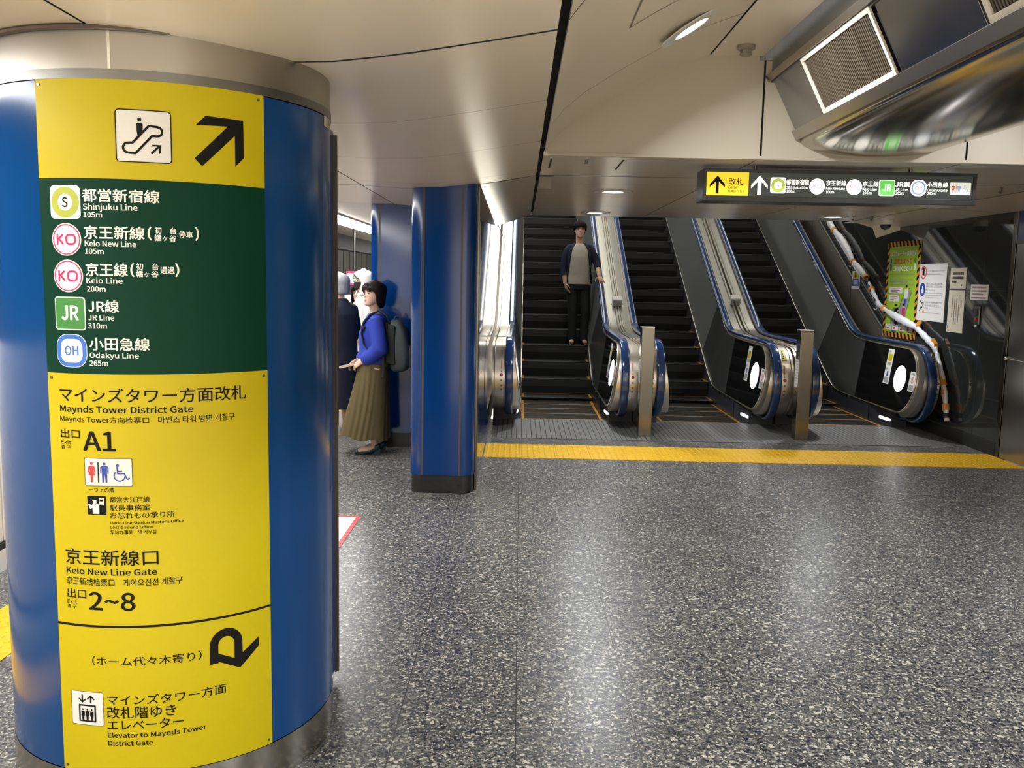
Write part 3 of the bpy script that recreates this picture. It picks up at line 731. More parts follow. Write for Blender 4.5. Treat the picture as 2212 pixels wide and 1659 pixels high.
def line_symbol(parent, kind, s0, s1, z0, z1):
    """kind S / KO / JR / OH: the round and square line marks"""
    cx, cz, r = (s0+s1)/2, (z0+z1)/2, (s1-s0)/2; b = D2(); d = D2()
    if kind == 'S':
        b.rrect(s0, s1, z0, z1, .013); d.ring(cx, cz, r*.50, r*.90, 0); d.ctext('S', cx, cz-r*.28, r*.56, 1, 1, .9)
        ms = ['ink_olive', 'ink_black']
    elif kind == 'KO':
        b.ell(cx, cz, r, (z1-z0)/2); d.ring(cx, cz, r*.86, r*.93, 0)
        w = r*.10; x = cx-r*.66; y0, y1 = cz-r*.34, cz+r*.34
        d.rect(x, x+w*1.1, y0, y1, 0); d.line([(x+w*1.1, cz), (x+w*4.4, y1-w*.4)], w*1.2, 0); d.line([(x+w*1.8, cz), (x+w*4.6, y0+w*.4)], w*1.2, 0)
        d.frame(cx-r*.05, cx+r*.66, y0, y1, r*.26, w*1.2, 0)
        ms = ['ink_magenta']
    elif kind == 'JR':
        b.rrect(s0, s1, z0, z1, .009); d.rrect(s0+.003, s1-.003, z0+.003, z1-.003, .007, 0); d.ctext('JR', cx, cz-r*.36, r*.82, 2, 1, .86)
        ms = ['ink_green', 'ink_white']
    else:
        b.rrect(s0, s1, z0, z1, r*.72); d.frame(s0+.0016, s1-.0016, z0+.0016, z1-.0016, r*.70, r*.25, 0); d.ctext('OH', cx, cz-r*.26, r*.54, 1, 0, .9)
        ms = ['ink_blue']
    o = b.build('line_symbol', 'ink_white', parent, cyl_map, .0038, .02)
    q = D2(); 
    d.build('emblem', ms, o, cyl_map, .0046, .02)
    if kind == 'JR': pass
    return o

ds = thing('direction_sign', cyl_map(.15, 1.72, 0), 'upper pillar sign, yellow with escalator symbol and arrow over green with train lines', 'sign')
sheet('yellow_panel', -.17, .471, 1.862, 2.126, 'sign_yellow', ds)
sheet('green_panel', -.17, .471, 1.324, 1.8615, 'sign_green', ds)
screws(ds, [(-.158, 2.112), (.452, 2.112)])
ar = D2(); arrow_ne(ar, .2635, 1.9078, 1.0); ar.build('arrow', 'ink_black', ds, cyl_map, .0038, .02)
pl = D2().rrect(.0600, .2048, 1.9075, 2.0488, .011); p_ = pl.build('pictogram_plate', 'paper_white', ds, cyl_map, .0038, .02)
d = D2(); d.frame(.0600, .2048, 1.9075, 2.0488, .011, .0028)
ex = lambda u, v: (.0600+(u-45)/(965-45)*.1448, 0)
# escalator figure: outline in plate fractions
fr = lambda u, v: (.0600+u*.1448, 1.9075+v*.1413)
body = [fr(*p) for p in [(.235, .355), (.30, .355), (.60, .715), (.77, .70)]]
cap = lambda cx, cy, r, a0, a1, n=9: [fr(cx+r*cos(rad(a0+(a1-a0)*i/n)), cy+r*1.02*sin(rad(a0+(a1-a0)*i/n))) for i in range(n+1)]
OUT = [fr(.31, .375)]+[fr(.60, .70), fr(.75, .69)]+cap(.75, .60, .085, 88, -90)+[fr(.655, .515), fr(.355, .175), fr(.23, .18)]+cap(.225, .275, .09, 268, 92)
d.line(OUT, .0062, 0, True)
d.poly([fr(*p) for p in [(.385, .735), (.40, .752), (.475, .75), (.495, .73), (.492, .60), (.40, .485), (.385, .60)]])
d.ell(*fr(.437, .815), .0052)
arrow_ne(d, *fr(.62, .165), .19)
d.build('figure', 'ink_black', p_, cyl_map, .0046, .02)
for kd, s0, s1, z0, z1 in (('S', -.1335, -.0415, 1.7515, 1.842), ('KO', -.1325, -.0428, 1.6508, 1.7402), ('KO', -.1318, -.0415, 1.5502, 1.6405), ('JR', -.132, -.0385, 1.445, 1.5375), ('OH', -.1315, -.038, 1.3405, 1.4340)):
    line_symbol(ds, kd, s0, s1, z0, z1)
t_ = D2()
for r in GREEN: t_.text(*r)
t_.build('lettering', 'ink_white', ds, cyl_map, .0038, .02)

gs = thing('gate_sign', cyl_map(.15, .7, 0), 'lower yellow sign on the round pillar with gate directions in black lettering', 'sign')
sheet('panel', -.169, .472, .131, 1.3228, 'sign_yellow', gs)
screws(gs, [(-.155, 1.309), (.458, 1.307), (.459, .147), (-.155, .145)])
t_ = D2()
for r in YEL: t_.text(*r)
t_.build('lettering', 'ink_black', gs, cyl_map, .0038, .02)
D2().rect(-.169, .472, .582, .589).build('dividing_line', 'ink_black', gs, cyl_map, .0038, .02)
pl = D2().rrect(-.0592, .0768, 1.0026, 1.0838, .005); p_ = pl.build('pictogram_plate', 'paper_white', gs, cyl_map, .0038, .02)
d = D2(); d.frame(-.0592, .0768, 1.0026, 1.0838, .005, .0013, 2); toilets(d, -.0592, .0768, 1.0026, 1.0838, 0, 1, 2)
d.build('figure', ['ink_red', 'ink_navy', 'ink_black'], p_, cyl_map, .0046, .02)
pl = D2().rrect(-.0545, .0008, .9182, .9736, .003); p_ = pl.build('pictogram_plate', 'ink_black', gs, cyl_map, .0038, .02)
d = D2(); f2 = lambda u, v: (-.0545+u*.0553, .9182+v*.0554)
d.poly([f2(*p) for p in [(.28, .06), (.63, .06), (.63, .48), (.58, .57), (.45, .56), (.42, .50), (.39, .56), (.28, .55), (.20, .46), (.16, .56), (.05, .58), (.11, .36), (.18, .30), (.28, .38)]])
d.ell(*f2(.40, .67), .0055); d.poly([f2(*p) for p in [(.27, .79), (.51, .78), (.49, .72), (.31, .72)]]); 
x0, z0 = f2(.63, .56); x1, z1 = f2(.90, .92); d.rrect(x0, x1, z0, z1, .003)
d.line([f2(.68, .57), f2(.64, .51)], .0012); d.line([f2(.85, .57), f2(.89, .51)], .0012)
d.build('figure', 'paper_white', p_, cyl_map, .0046, .02)
D2().rect(*[f2(.67, .7)[0], f2(.86, .7)[0]], f2(0, .73)[1], f2(0, .83)[1]).build('train_window', 'ink_black', p_, cyl_map, .0052)
pl = D2().rrect(-.1318, -.0286, .2795, .3838, .006); p_ = pl.build('pictogram_plate', 'paper_white', gs, cyl_map, .0038, .02)
d = D2(); f3 = lambda u, v: (-.1318+u*.1032, .2795+v*.1043)
d.frame(-.1318, -.0286, .2795, .3838, .006, .0012)
d.line([f3(.36, .90), f3(.36, .70)], .0045); d.line([f3(.25, .78), f3(.36, .68), f3(.47, .78)], .0042)
d.line([f3(.62, .66), f3(.62, .86)], .0045); d.line([f3(.51, .77), f3(.62, .87), f3(.73, .77)], .0042)
x0, z0 = f3(.24, .10); x1, z1 = f3(.77, .61); d.frame(x0, x1, z0, z1, .001, .0048)
for u in (.37, .505, .64):
    d.ell(*f3(u, .465), .0028); d.poly([f3(u+a, b) for a, b in [(-.05, .42), (.05, .42), (.055, .28), (.035, .26), (.03, .15), (-.03, .15), (-.035, .26), (-.055, .28)]])
d.build('figure', 'ink_black', p_, cyl_map, .0046, .02)
# turn-back arrow
d = D2(); ux, uz = .3245, .4990
d.rect(.2752, .3003, .4442, uz); n = 24
O_ = [(ux-.0493*cos(rad(180*i/n))*1, uz+.0503*sin(rad(180*i/n))) for i in range(n+1)]; I_ = [(ux-.0242*cos(rad(180*i/n)), uz+.0250*sin(rad(180*i/n))) for i in range(n+1)]
d.add(O_+I_, [(i, i+1, n+2+i, n+1+i) for i in range(n)])
d.poly([(.3487, uz), (.3738, uz), (.3742, .4612), (.3655, .4145), (.3487, .4500)])
d.poly([(.3655, .4145), (.3490, .4495), (.2985, .4755), (.2998, .4490)]); d.poly([(.3655, .4145), (.4285, .4690), (.4272, .4975), (.3742, .4612)])
d.build('arrow', 'ink_black', gs, cyl_map, .0038, .02)

# ================================================================== HANGING SIGN
HB=[
('改札',1.3098,1.4043,2.2299,2.2738,0),
('Gate',1.3081,1.3666,2.2047,2.2238,0),
('检票口',1.3092,1.3560,2.1835,2.1969,0),
('개찰구',1.3676,1.4115,2.1836,2.1970,0),
]
HW=[
('都営新宿線',1.6765,1.8194,2.2363,2.2726,1),
('Shinjuku Line',1.6779,1.8170,2.2119,2.2301,1),
('100m',1.6792,1.7356,2.1887,2.2059,1),
('京王新線',1.9275,2.0557,2.2352,2.2695,1),
('Keio New Line',1.9290,2.0495,2.2107,2.2289,1),
('100m',1.9303,1.9809,2.1885,2.2058,1),
('京王線',2.1597,2.2617,2.2350,2.2693,1),
('Keio Line',2.1614,2.2517,2.2105,2.2296,1),
('195m',2.1629,2.2193,2.1873,2.2045,1),
('JR線',2.3667,2.4618,2.2345,2.2707,1),
('JR Line',2.3683,2.4480,2.2115,2.2296,1),
('305m',2.3699,2.4253,2.1892,2.2064,1),
('小田急線',2.5685,2.6995,2.2363,2.2706,1),
('Odakyu Line',2.5704,2.6985,2.2114,2.2305,1),
('260m',2.5720,2.6244,2.1902,2.2074,1),
]
YS = 5.75
plan = lambda a, b, o: (a, YS-o, b)
hs = thing('hanging_sign', (2.01, 5.85, 2.33), 'long backlit sign hanging under the soffit, yellow gate panel at its left end', 'sign')
obj('housing', MB().box(1.149, 2.879, YS, YS+.21, 2.127, 2.329), 'sign_frame', hs, smooth=0, bevel=.004)
obj('frame', MB().box(1.149, 2.879, YS-.008, YS, 2.309, 2.3285).box(1.149, 2.879, YS-.008, YS, 2.1275, 2.1625).box(1.149, 1.169, YS-.008, YS, 2.1625, 2.309).box(2.857, 2.879, YS-.008, YS, 2.1625, 2.309), 'sign_frame', hs, smooth=0, bevel=.002)
obj('hanger', MB().cyl((1.5, 5.85, 2.32), (1.5, 5.85, 2.362), .012).cyl((2.5, 5.85, 2.32), (2.5, 5.85, 2.362), .012), 'steel', hs)
D2().rect(1.169, 1.4372, 2.1625, 2.309).build('yellow_panel', 'lit_yellow', hs, plan, .001)
D2().rect(1.4372, 2.857, 2.1625, 2.309).build('dark_panel', 'lit_dark', hs, plan, .001)
def arrow_up(d, cx, zt, zb, w, t):
    h = zt-zb; d.poly([(cx, zt), (cx+w/2, zt-.50*h), (cx+w/2-.0, zt-.50*h-.17*h), (cx+t/2, zt-.33*h), (cx+t/2, zb), (cx-t/2, zb), (cx-t/2, zt-.33*h), (cx-w/2, zt-.50*h-.17*h), (cx-w/2, zt-.50*h)])
d = D2(); arrow_up(d, 1.239, 2.2864, 2.1746, .097, .018); d.build('arrow', 'ink_black', hs, plan, .002)
d = D2(); arrow_up(d, 1.5065, 2.2915, 2.170, .105, .024); d.build('arrow', 'lit_white', hs, plan, .002)
t_ = D2()
for r in HB: t_.text(*r)
t_.build('lettering', 'ink_black', hs, plan, .002)
t_ = D2()
for r in HW: t_.text(*r)
t_.build('lettering', 'lit_white', hs, plan, .002)
def lit_symbol(kind, cx, cz, r):
    b, d = D2(), D2(); ms = []
    if kind == 'S':
        b.rrect(cx-r, cx+r, cz-r, cz+r, r*.3); d.ring(cx, cz, r*.5, r*.9, 0); d.ctext('S', cx, cz-r*.26, r*.5, 0, 1); ms = ['lit_olive', 'lit_ink']
    elif kind == 'KO':
        b.ell(cx, cz, r); d.ctext('KO', cx, cz-r*.3, r*.62, 0, 0); ms = ['lit_pink']
    elif kind == 'JR':
        b.rrect(cx-r, cx+r, cz-r, cz+r, r*.2); d.rrect(cx-r*.9, cx+r*.9, cz-r*.9, cz+r*.9, r*.16, 0); ms = ['lit_green']
    else:
        b.rrect(cx-r, cx+r, cz-r, cz+r, r*.82); d.ring(cx, cz, r*.68, r*.88, 0); d.ctext('OH', cx, cz-r*.22, r*.46, 0, 1); ms = ['lit_bluegrey', 'lit_ink']
    o = b.build('line_symbol', 'lit_white', hs, plan, .002); d.build('emblem', ms, o, plan, .0028)
    if kind == 'JR': D2().ctext('JR', cx, cz-r*.4, r*.82, 2, 0, .85).build('letters', 'lit_white', o, plan, .0034)
for a in (('S', 1.6245, 2.232, .0495), ('KO', 1.8725, 2.2295, .0495), ('KO', 2.1075, 2.230, .0495), ('JR', 2.315, 2.229, .0505), ('OH', 2.515, 2.232, .051)): lit_symbol(*a)
o = D2().rrect(2.7135, 2.846, 2.1935, 2.2705, .005).build('pictogram_plate', 'lit_white_soft', hs, plan, .002)
d = D2(); toilets(d, 2.7135, 2.846, 2.1935, 2.2705, 0, 1, 2); d.build('figure', ['lit_red', 'lit_bluegrey', 'lit_red'], o, plan, .003)

# ================================================================== ESCALATORS
def soft(v, e): return (v+sqrt(v*v+e))/2
def ztrim(y): return .205+soft(y*S3-6.60-.205, .010)
def zhand(y): return .965+soft(y*S3-5.665-.965, .012)
NC, NR = (9.66, .5525), .4125      # newel centre line of the handrail
NOSE = [(10.06, 0), (10.55, 0), (10.96, 0), (11.33, .004), (11.615, .05)]+[(11.613+.351*n, .0588+.20265*n) for n in range(1, 18)]
def xin(y, z): return .480+.13*(z-ztrim(y))
def yrange(a, b, s=.12):
    n = max(1, round((b-a)/s)); return [a+(b-a)*i/n for i in range(n+1)]
YTOP = 17.4
def escalator(xc, label, stickers, narrow=False):
    E = thing('escalator', (0, 10.05, 0), label, 'escalator', 'escalators side by side')
    # --- steps
    for i in range(len(NOSE)-1):
        (y, z), (y2, z2) = NOSE[i], NOSE[i+1]; m = MB(); h = .468
        back = y2+(.05 if z2-z > .03 else -.004)
        zp = NOSE[i-1][1] if i else -.02; dz = min(z-zp, .21)
        prof = [(y, z), (y+.004, z-.012), (y+.012, z-dz*.5), (y+.045, z-dz-.012), (back, z-dz-.012), (back, z)]
        if dz < .004: prof = [(y, z), (y, z-.03), (back, z-.03), (back, z)]
        m.prism([(-h, a, b) for a, b in prof], (2*h, 0, 0), 0)
        m.box(-h, h, y-.0015, y+.012, z-.004, z+.0012, 1)
        for sx in (-1, 1) if i < 9 else ():
            m.box(min(sx*h, sx*(h-.03)), max(sx*h, sx*(h-.03)), y-.001, back-.01, z, z+.0016, 2)
        if dz < .06: m.box(-h+.03, h-.03, back-.022, back-.004, z, z+.0016, 2)
        n = 40
        for k in range(n):       # cleats
            x0 = -h+.035+(2*h-.07)*k/n; m.box(x0, x0+.012, y+.015, back-.03, z, z+.0011)
        obj('step', m, ['step_black', 'step_edge', 'step_yellow'], E, smooth=0)
    obj('comb', MB().box(-.475, .475, 10.061, 10.085, 0, .0075).box(-.475, .475, 10.0605, 10.0615, 0, .0068, 1), ['step_yellow', 'plate_steel'], E, smooth=0)
    for sx in (-1, 1):
        ow = .700 if (narrow and sx > 0) else .797      # the half island at the dark wall is slimmer
        def P(x, y, z): return (sx*x, y, z)
        # --- outer body: steel newel and deck, one solid
        ring = [(NC[0]+.375*cos(rad(a)), NC[1]+.375*sin(rad(a))) for a in [270-180*i/22 for i in range(23)]]
        top = [(y, zhand(y)-.037) for y in yrange(9.75, YTOP)]
        bot = [(y, ztrim(y)-.004) for y in yrange(9.75, YTOP)]
        A, B = [P(xin(max(y, 10.), z)+.006, y, z) for y, z in ring+top], [P(ow, y, z) for y, z in ring+top]
        m = MB(); m.strip(A, B, 0)
        low = [P(xin(y, z)+.006, y, z) for y, z in bot]
        c_in = P(xin(10, NC[1])+.006, *NC)
        for i in range(22): m.poly([c_in, A[i], A[i+1]])
        m.strip([A[22]]+A[23:], [c_in]+[P(xin(y, max(ztrim(y), NC[1] if y < 11 else 0))+.006, y, max(ztrim(y), NC[1] if y < 10.9 else 0)) for y, _ in top])
        m.strip([c_in]+[P(xin(y, max(ztrim(y), NC[1] if y < 10.9 else 0))+.006, y, max(ztrim(y), NC[1] if y < 10.9 else 0)) for y, _ in top], [A[0]]+low)
        m.strip([A[0]]+low, [B[0]]+[P(ow, y, z) for y, z in bot])
        m.strip([P(ow, y, z) for y, z in [ring[0]]+bot], [P(ow, NC[1], NC[1])]+[P(ow, y, z) for y, z in top]) if False else None
        body = obj('newel_casing', m, 'newel_steel', E, smooth=40)
        obj('casing_seam', MB().tube([P(ow-.029, 9.66+.3765*cos(rad(a)), NC[1]+.3765*sin(rad(a))) for a in range(268, 88, -9)]+[P(ow-.029, y, zhand(y)-.035) for y in yrange(9.75, YTOP, .3)], .0045, 6), 'brown_trim', body)
        # deck strips beside the handrail
        m = MB()
        for xa, xb, dz in (((.672, .758, .012), (.775, .797, .018)) if ow > .75 else ((.668, .697, .014),)):
            ys = yrange(10.25, YTOP); U = [[P(xa, y, zhand(y)-.04), P(xa, y, zhand(y)-.037+dz), P(xb, y, zhand(y)-.037+dz), P(xb, y, zhand(y)-.04)] for y in ys]
            m.loft(U)
        obj('deck', m, 'deck_steel', E, smooth=40)
        # --- skirt and pedestal
        ys = yrange(10.55, YTOP)
        nose = lambda y: max(0, y*S3-6.646)
        m = MB(); m.strip([P(.476, y, ztrim(y)-.012) for y in ys], [P(.476, y, nose(y)-.36) for y in ys])
        m.strip([P(.476, y, ztrim(y)-.012) for y in ys], [P(.56, y, ztrim(y)-.012) for y in ys])
        sk = obj('skirt', m, 'skirt_slate', E, smooth=30)
        pd = obj('pedestal', MB().prism([P(x, y, 0) for x, y in ((.530, 10.0), (.512, 10.2), (.492, 10.42), (.479, 10.62), (.479, 12.2), (ow-.002, 12.2), (ow-.002, 10.0))], (0, 0, .193)), 'pedestal_slate', E, smooth=30)
        obj('skirt_end', MB().prism([P(x, y, -.05) for x, y in ((.470, 10.061), (.5255, 10.061), (.512, 10.2), (.492, 10.42), (.479, 10.62), (.470, 10.62))], (0, 0, .051)), 'pedestal_slate', pd, smooth=0)
        xl = lambda y: .530-.0895*(y-10.0)
        obj('foot_lamp', MB().loft([[P(xl(10.16+.135*a)-.0005, 10.16+.135*a, .083+.019*b) for a, b in D2.rr(-1, 1, -1, 1, .5)], [P(xl(10.16+.131*a)-.005, 10.16+.131*a, .083+.017*b) for a, b in D2.rr(-1, 1, -1, 1, .5)]]), 'foot_glow', pd, smooth=0)
        # --- inner panels, leaning outwards
        def pan(name, pts, mt, par=E, off=.0):
            m = MB(); a = [P(xin(y, z)-off, y, z) for y, z in pts]; b = [P(xin(y, z)-off+.006, y, z) for y, z in pts]
            n = len(pts); m.strip(a+[a[0]], b+[b[0]]); m.poly(a); m.poly(b); return obj(name, m, mt, par, smooth=0)
        g = .012
        front = [(9.815+.345*cos(rad(a)), .568+.345*sin(rad(a))) for a in [270-180*i/20 for i in range(21)]]
        blk = pan('newel_panel', front+[(11.02, zhand(11.02)-.055), (11.03, ztrim(11.03)+g)], 'black_gloss')
        pan('inner_panel', [(11.028, zhand(11.03)-.055)]+[(y, zhand(y)-.055) for y in yrange(11.15, 12.16)]+[(12.50, ztrim(12.50)+g)]+[(y, ztrim(y)+g) for y in reversed(yrange(11.038, 12.4))], 'panel_dark')
        ya = yrange(12.168, YTOP)
        m = MB(); n = len(ya); yb = [12.508+(YTOP-12.508)*i/(n-1) for i in range(n)]
        m.strip([P(xin(y, zhand(y)-.055), y, zhand(y)-.055) for y in ya], [P(xin(y, ztrim(y)+g), y, ztrim(y)+g) for y in yb])
        obj('inner_panel', m, 'panel_sheen', E, smooth=30)
        # --- bright trim along the panel foot and round the newel
        tr = [P(xin(y, ztrim(y))-.004, y, ztrim(y)+.004) for y in reversed(yrange(9.83, YTOP))]
        tr += [P(xin(10, z)-.003, y, z) for y, z in [(9.815+.352*cos(rad(a)), .568+.352*sin(rad(a))) for a in range(266, 86, -8)]]
        tr += [P(xin(y, zhand(y)-.05)-.002, y, zhand(y)-.048) for y in yrange(9.86, YTOP)]
        obj('trim', MB().tube(tr, .0065, 6), 'trim_bright', E, smooth=60)
        m = MB(); ys = yrange(10.65, 13.2, .1)
        m.strip([P(.4745, y, ztrim(y)-.006) for y in ys], [P(.4745, y, ztrim(y)-.03) for y in ys])
        fo = obj('panel_foot', m, 'rubber_black', sk, smooth=0)
        for y in (10.70, 11.25): obj('bracket', MB().box(min(sx*.470, sx*.480), max(sx*.470, sx*.480), y-.035, y+.035, .185, .215), 'chrome', sk, smooth=0)
        # --- newel lamp and notices
        m = MB(); c = (9.865, .580)
        m.loft([[P(xin(10, c[1]+.148*sin(rad(a)))-.001, c[0]+.148*cos(rad(a)), c[1]+.148*sin(rad(a))) for a in range(0, 360, 10)], [P(xin(10, c[1]+.14*sin(rad(a)))-.006, c[0]+.14*cos(rad(a)), c[1]+.14*sin(rad(a))) for a in range(0, 360, 10)]])
        obj('newel_lamp', m, 'newel_glow', blk, smooth=0)
        fn = lambda a, b, o: P(xin(10, b)-o, a, b)
        d = D2(); d.rect(10.13, 10.285, .485, .885, 0)
        d.rect(10.217, 10.262, .845, .87, 1); d.rect(10.157, 10.262, .745, .83, 2); d.rect(10.157, 10.262, .70, .735, 3); d.rect(10.217, 10.262, .645, .67, 1); d.rect(10.187, 10.227, .575, .63, 4); d.rect(10.157, 10.262, .50, .565, 3)
        tag(d.build('notice', ['paper_white', 'ink_grey', 'sign_yellow', 'ink_grey', 'ink_navy'], blk, fn, .003), 'tall white notice with a yellow symbol')
        d = D2(); d.rect(9.475, 9.620, .472, .688, 0); d.rect(9.510, 9.590, .655, .675, 1); d.ring(9.545, .598, .028, .036, 2); d.rect(9.535, 9.555, .575, .62, 1); d.rect(9.495, 9.600, .487, .545, 1)
        tag(d.build('notice', ['paper_white', 'ink_grey', 'ink_red'], blk, fn, .003), 'short white notice with a red ring')
        # --- handrail
        path = [(10.03, .128), (9.92, .128), (9.80, .142)]+[(NC[0]+NR*cos(rad(a)), NC[1]+NR*sin(rad(a))) for a in range(284, 88, -6)]+[(y, zhand(y)) for y in yrange(9.8, YTOP, .1)]
        sec = [(.0425*math.copysign(abs(cos(t))**.6, cos(t)), .0175*math.copysign(abs(sin(t))**.6, sin(t))) for t in [2*pi*i/20 for i in range(20)]]
        rings = []
        for i, (y, z) in enumerate(path):
            a, b = path[max(i-1, 0)], path[min(i+1, len(path)-1)]; t = Vector((b[0]-a[0], b[1]-a[1])).normalized(); nn = (-t.y, t.x)
            rings.append([P(.6125+u, y+nn[0]*v, z+nn[1]*v) for u, v in sec])
        hr = obj('handrail', MB().loft(rings), 'handrail_blue', E, smooth=60)
        obj('handrail_inlet', MB().tube([P(.6125, 10.02, .125), P(.6125, 9.93, .127)], [.066, .056], 16, flat=.6, up=(1, 0, 0)), 'rubber_black', pd, smooth=50)
        # --- controls on the newel front
        lx = .6955 if ow > .75 else .678
        def patch(name, x0, x1, z0, z1, mt, par=body, r=.3775):
            zz = [z0+(z1-z0)*i/8 for i in range(9)]; q = lambda x, z: P(x, NC[0]-sqrt(max(r*r-(z-NC[1])**2, 1e-6)), z)
            return obj(name, MB().strip([q(x0, z) for z in zz], [q(x1, z) for z in zz]), mt, par, smooth=40)
        lb = patch('label', lx-.0115, lx+.0115, .650, .752, 'paper_cream')
        patch('label_text', lx-.0035, lx+.0035, .66, .742, 'ink_red', lb, .3785)
        def knob(z, r, mt, nm, k=.006):
            a = math.asin((z-NC[1])/.376); c0 = Vector(P(lx, NC[0]-.375*cos(a), z)); n = Vector((0, -cos(a), sin(a)))
            return obj(nm, MB().cyl(c0, c0+n*k, r, 18), mt, body, smooth=40)
        knob(.629, .013, 'paper_cream', 'emblem', .002); e = knob(.629, .006, 'ink_red', 'emblem_mark', .003)
        b_ = knob(.594, .0165, 'rubber_black', 'stop_button', .008); knob(.594, .011, 'ink_red', 'stop_button_cap', .012)
        for z in (.536, .482, .440): knob(z, .0115, 'steel_dark', 'key_switch', .006)
        patch('switch_label', lx-.036, lx-.02, .468, .495, 'paper_white'); patch('switch_label', lx-.036, lx-.024, .43, .445, 'paper_white')
        if (sx > 0 and 'R' in stickers) or (sx < 0 and 'L' in stickers):
            y_ = patch('caution_sticker', lx-.012 if ow > .75 else lx-.02, lx+.04 if ow > .75 else lx+.018, .80, .9035, 'sign_yellow')
            for k in range(4): patch('caution_text', lx-.006+.008*(k % 2), lx+.013, .815+.021*k, .827+.021*k, 'ink_black', y_, .3785)
    E.location.x = xc
    return E
e1 = escalator(.510, 'escalator the man stands on, beside the blue wall', '')
e2 = escalator(2.112, 'middle escalator, empty, between the two bollards', 'R')
e3 = escalator(3.735, 'empty escalator beside the dark wall with the posters', 'LR', True)

def deck_box(x, y, label):
    z = zhand(y)-.025; t = Vector((0, cos(pi/6), .5)); n = Vector((0, -.5, cos(pi/6)))
    def B(x0, x1, a0, a1, b0, b1):
        c = lambda xx, a, b: Vector((xx, y, z))+t*a+n*b
        return MB().hexa([c(x0, a0, b0), c(x1, a0, b0), c(x1, a1, b0), c(x0, a1, b0), c(x0, a0, b1), c(x1, a0, b1), c(x1, a1, b1), c(x0, a1, b1)])
    th = thing('deck_stopper', (x, y, z), label, 'stopper', 'grey stoppers on the escalator decks')
    obj('housing', B(x-.065, x+.065, 0, .10, .0, .105), 'white_plastic', th, smooth=0, bevel=.01)
    obj('front_plate', B(x-.058, x+.058, -.012, .0, .005, .09), 'steel_dark', th, smooth=0, bevel=.003)
    obj('foot', B(x-.085, x+.085, .02, .05, .001, .014), 'chrome', th, smooth=0)
    obj('hook', MB().tube([Vector((x, y, z))+t*-.01+n*.02, Vector((x, y, z))+t*-.05+n*.015, Vector((x+.012, y, z))+t*-.07+n*.004], .006, 8), 'brown_trim', th)
deck_box(1.311, 12.02, 'small grey box on the sloping deck right of the man')
deck_box(2.925, 12.10, 'small grey box on the sloping deck behind the notice bollard')

# ================================================================== VENTILATION DUCT in the crown of the vault
DY0, DY1 = -5.5, 5.465
dt = thing('ventilation_duct', (2.1, 0, 2.38), 'long stainless ventilation duct with grilles along the crown of the vault', 'duct')
def ext(pts, y0=DY0, y1=DY1, k=0, m=None):
    m = m or MB(); n = len(pts); m.loft([[(x, y0, z) for x, z in pts], [(x, y1, z) for x, z in pts]], k); return m
A_, B_ = Vector((1.474, 2.818)), Vector((1.627, 2.521)); FD = (B_-A_).normalized(); FN = Vector((FD.y, -FD.x)); FN = FN if FN.x < 0 else -FN
fp = lambda s, o: tuple(A_+FD*s+FN*o)         # s down the face, o out of the face
mm = ext([(1.470, 2.80), (1.470, 3.12), (1.49, 3.12), (1.49, 2.80)]); ext([(1.40, 3.12), (1.40, 3.14), (2.8, 3.14), (2.8, 3.12)], m=mm)
mm.box(1.395, 2.805, 5.466, 5.48, 2.93, 3.14)
obj('recess', mm, 'steel_dark', dt, smooth=0)
ra = thing
for s in (0, 1):
    f = (lambda P: P) if s == 0 else (lambda P: [(4.2-x, z) for x, z in P])
    rl = obj('rail', ext(f([(1.434, 2.836), (1.452, 2.802), (1.492, 2.822), (1.474, 2.856)])), 'duct_trim', dt, smooth=0, bevel=.002)
    lp = obj('lip', ext(f([(1.606, 2.520), (1.634, 2.466), (1.682, 2.486), (1.66, 2.53)])), 'duct_trim', dt, smooth=0, bevel=.002)
    L_ = (B_-A_).length
    seams = [5.46, 4.945, 3.955, 3.24, 2.25, 1.52, .53, -.2, -1.2, -1.9, -2.9, -5.5]
    for i in range(len(seams)-1):
        y1, y0 = seams[i]-.008, seams[i+1]+.008
        P4 = lambda s0, s1, o: [(x, y, z) for (x, z), y in ((f([fp(s0, o)])[0], y0), (f([fp(s1, o)])[0], y0), (f([fp(s1, o)])[0], y1), (f([fp(s0, o)])[0], y1))]
        if i % 2 == 0 or s == 1:
            m = MB(); m.hexa(P4(.004, L_, -.012)+P4(.004, L_, 0)); obj('face_panel', m, 'duct_face', dt, smooth=0, bevel=.002)
        else:
            m = MB()
            def bar(ya, yb, s0, s1, o0, o1):
                q = [(*f([fp(a, o)])[0], y) for o in (o0, o1) for a, y in ((s0, ya), (s1, ya), (s1, yb), (s0, yb))]
                m.hexa([(x, y, z) for x, z, y in q])
            bar(y0+.02, y1-.02, .006, .032, 0, .012); bar(y0+.02, y1-.02, .302, .332, 0, .012)
            bar(y0+.02, y0+.046, .030, .304, 0, .012); bar(y1-.046, y1-.02, .030, .304, 0, .012)
            fr_ = obj('grille_frame', m, 'grille_frame', dt, smooth=0, bevel=.002)
            m = MB(); n = 46
            for k in range(n):
                c = y0+.05+(y1-y0-.10)*(k+.5)/n; bar(c-.0052, c+.0052, .032, .302, -.012, .003)
            obj('slats', m, 'grille_slat', fr_, smooth=0)
            m = MB(); bar(y0+.02, y1-.02, .006, .332, -.03, -.022); obj('filter', m, 'gap_dark', fr_, smooth=0)
m = MB(); n = 40
bp = [(1.66, 2.478)]+[(2.1-.44*cos(pi*i/n), 2.478-.098*sin(pi*i/n)**.8) for i in range(1, n)]+[(2.54, 2.478)]
m.strip([(x, DY0, z) for x, z in bp], [(x, DY1, z) for x, z in bp]); m.strip([(x, DY0, z+.012) for x, z in bp], [(x, DY1, z+.012) for x, z in bp])
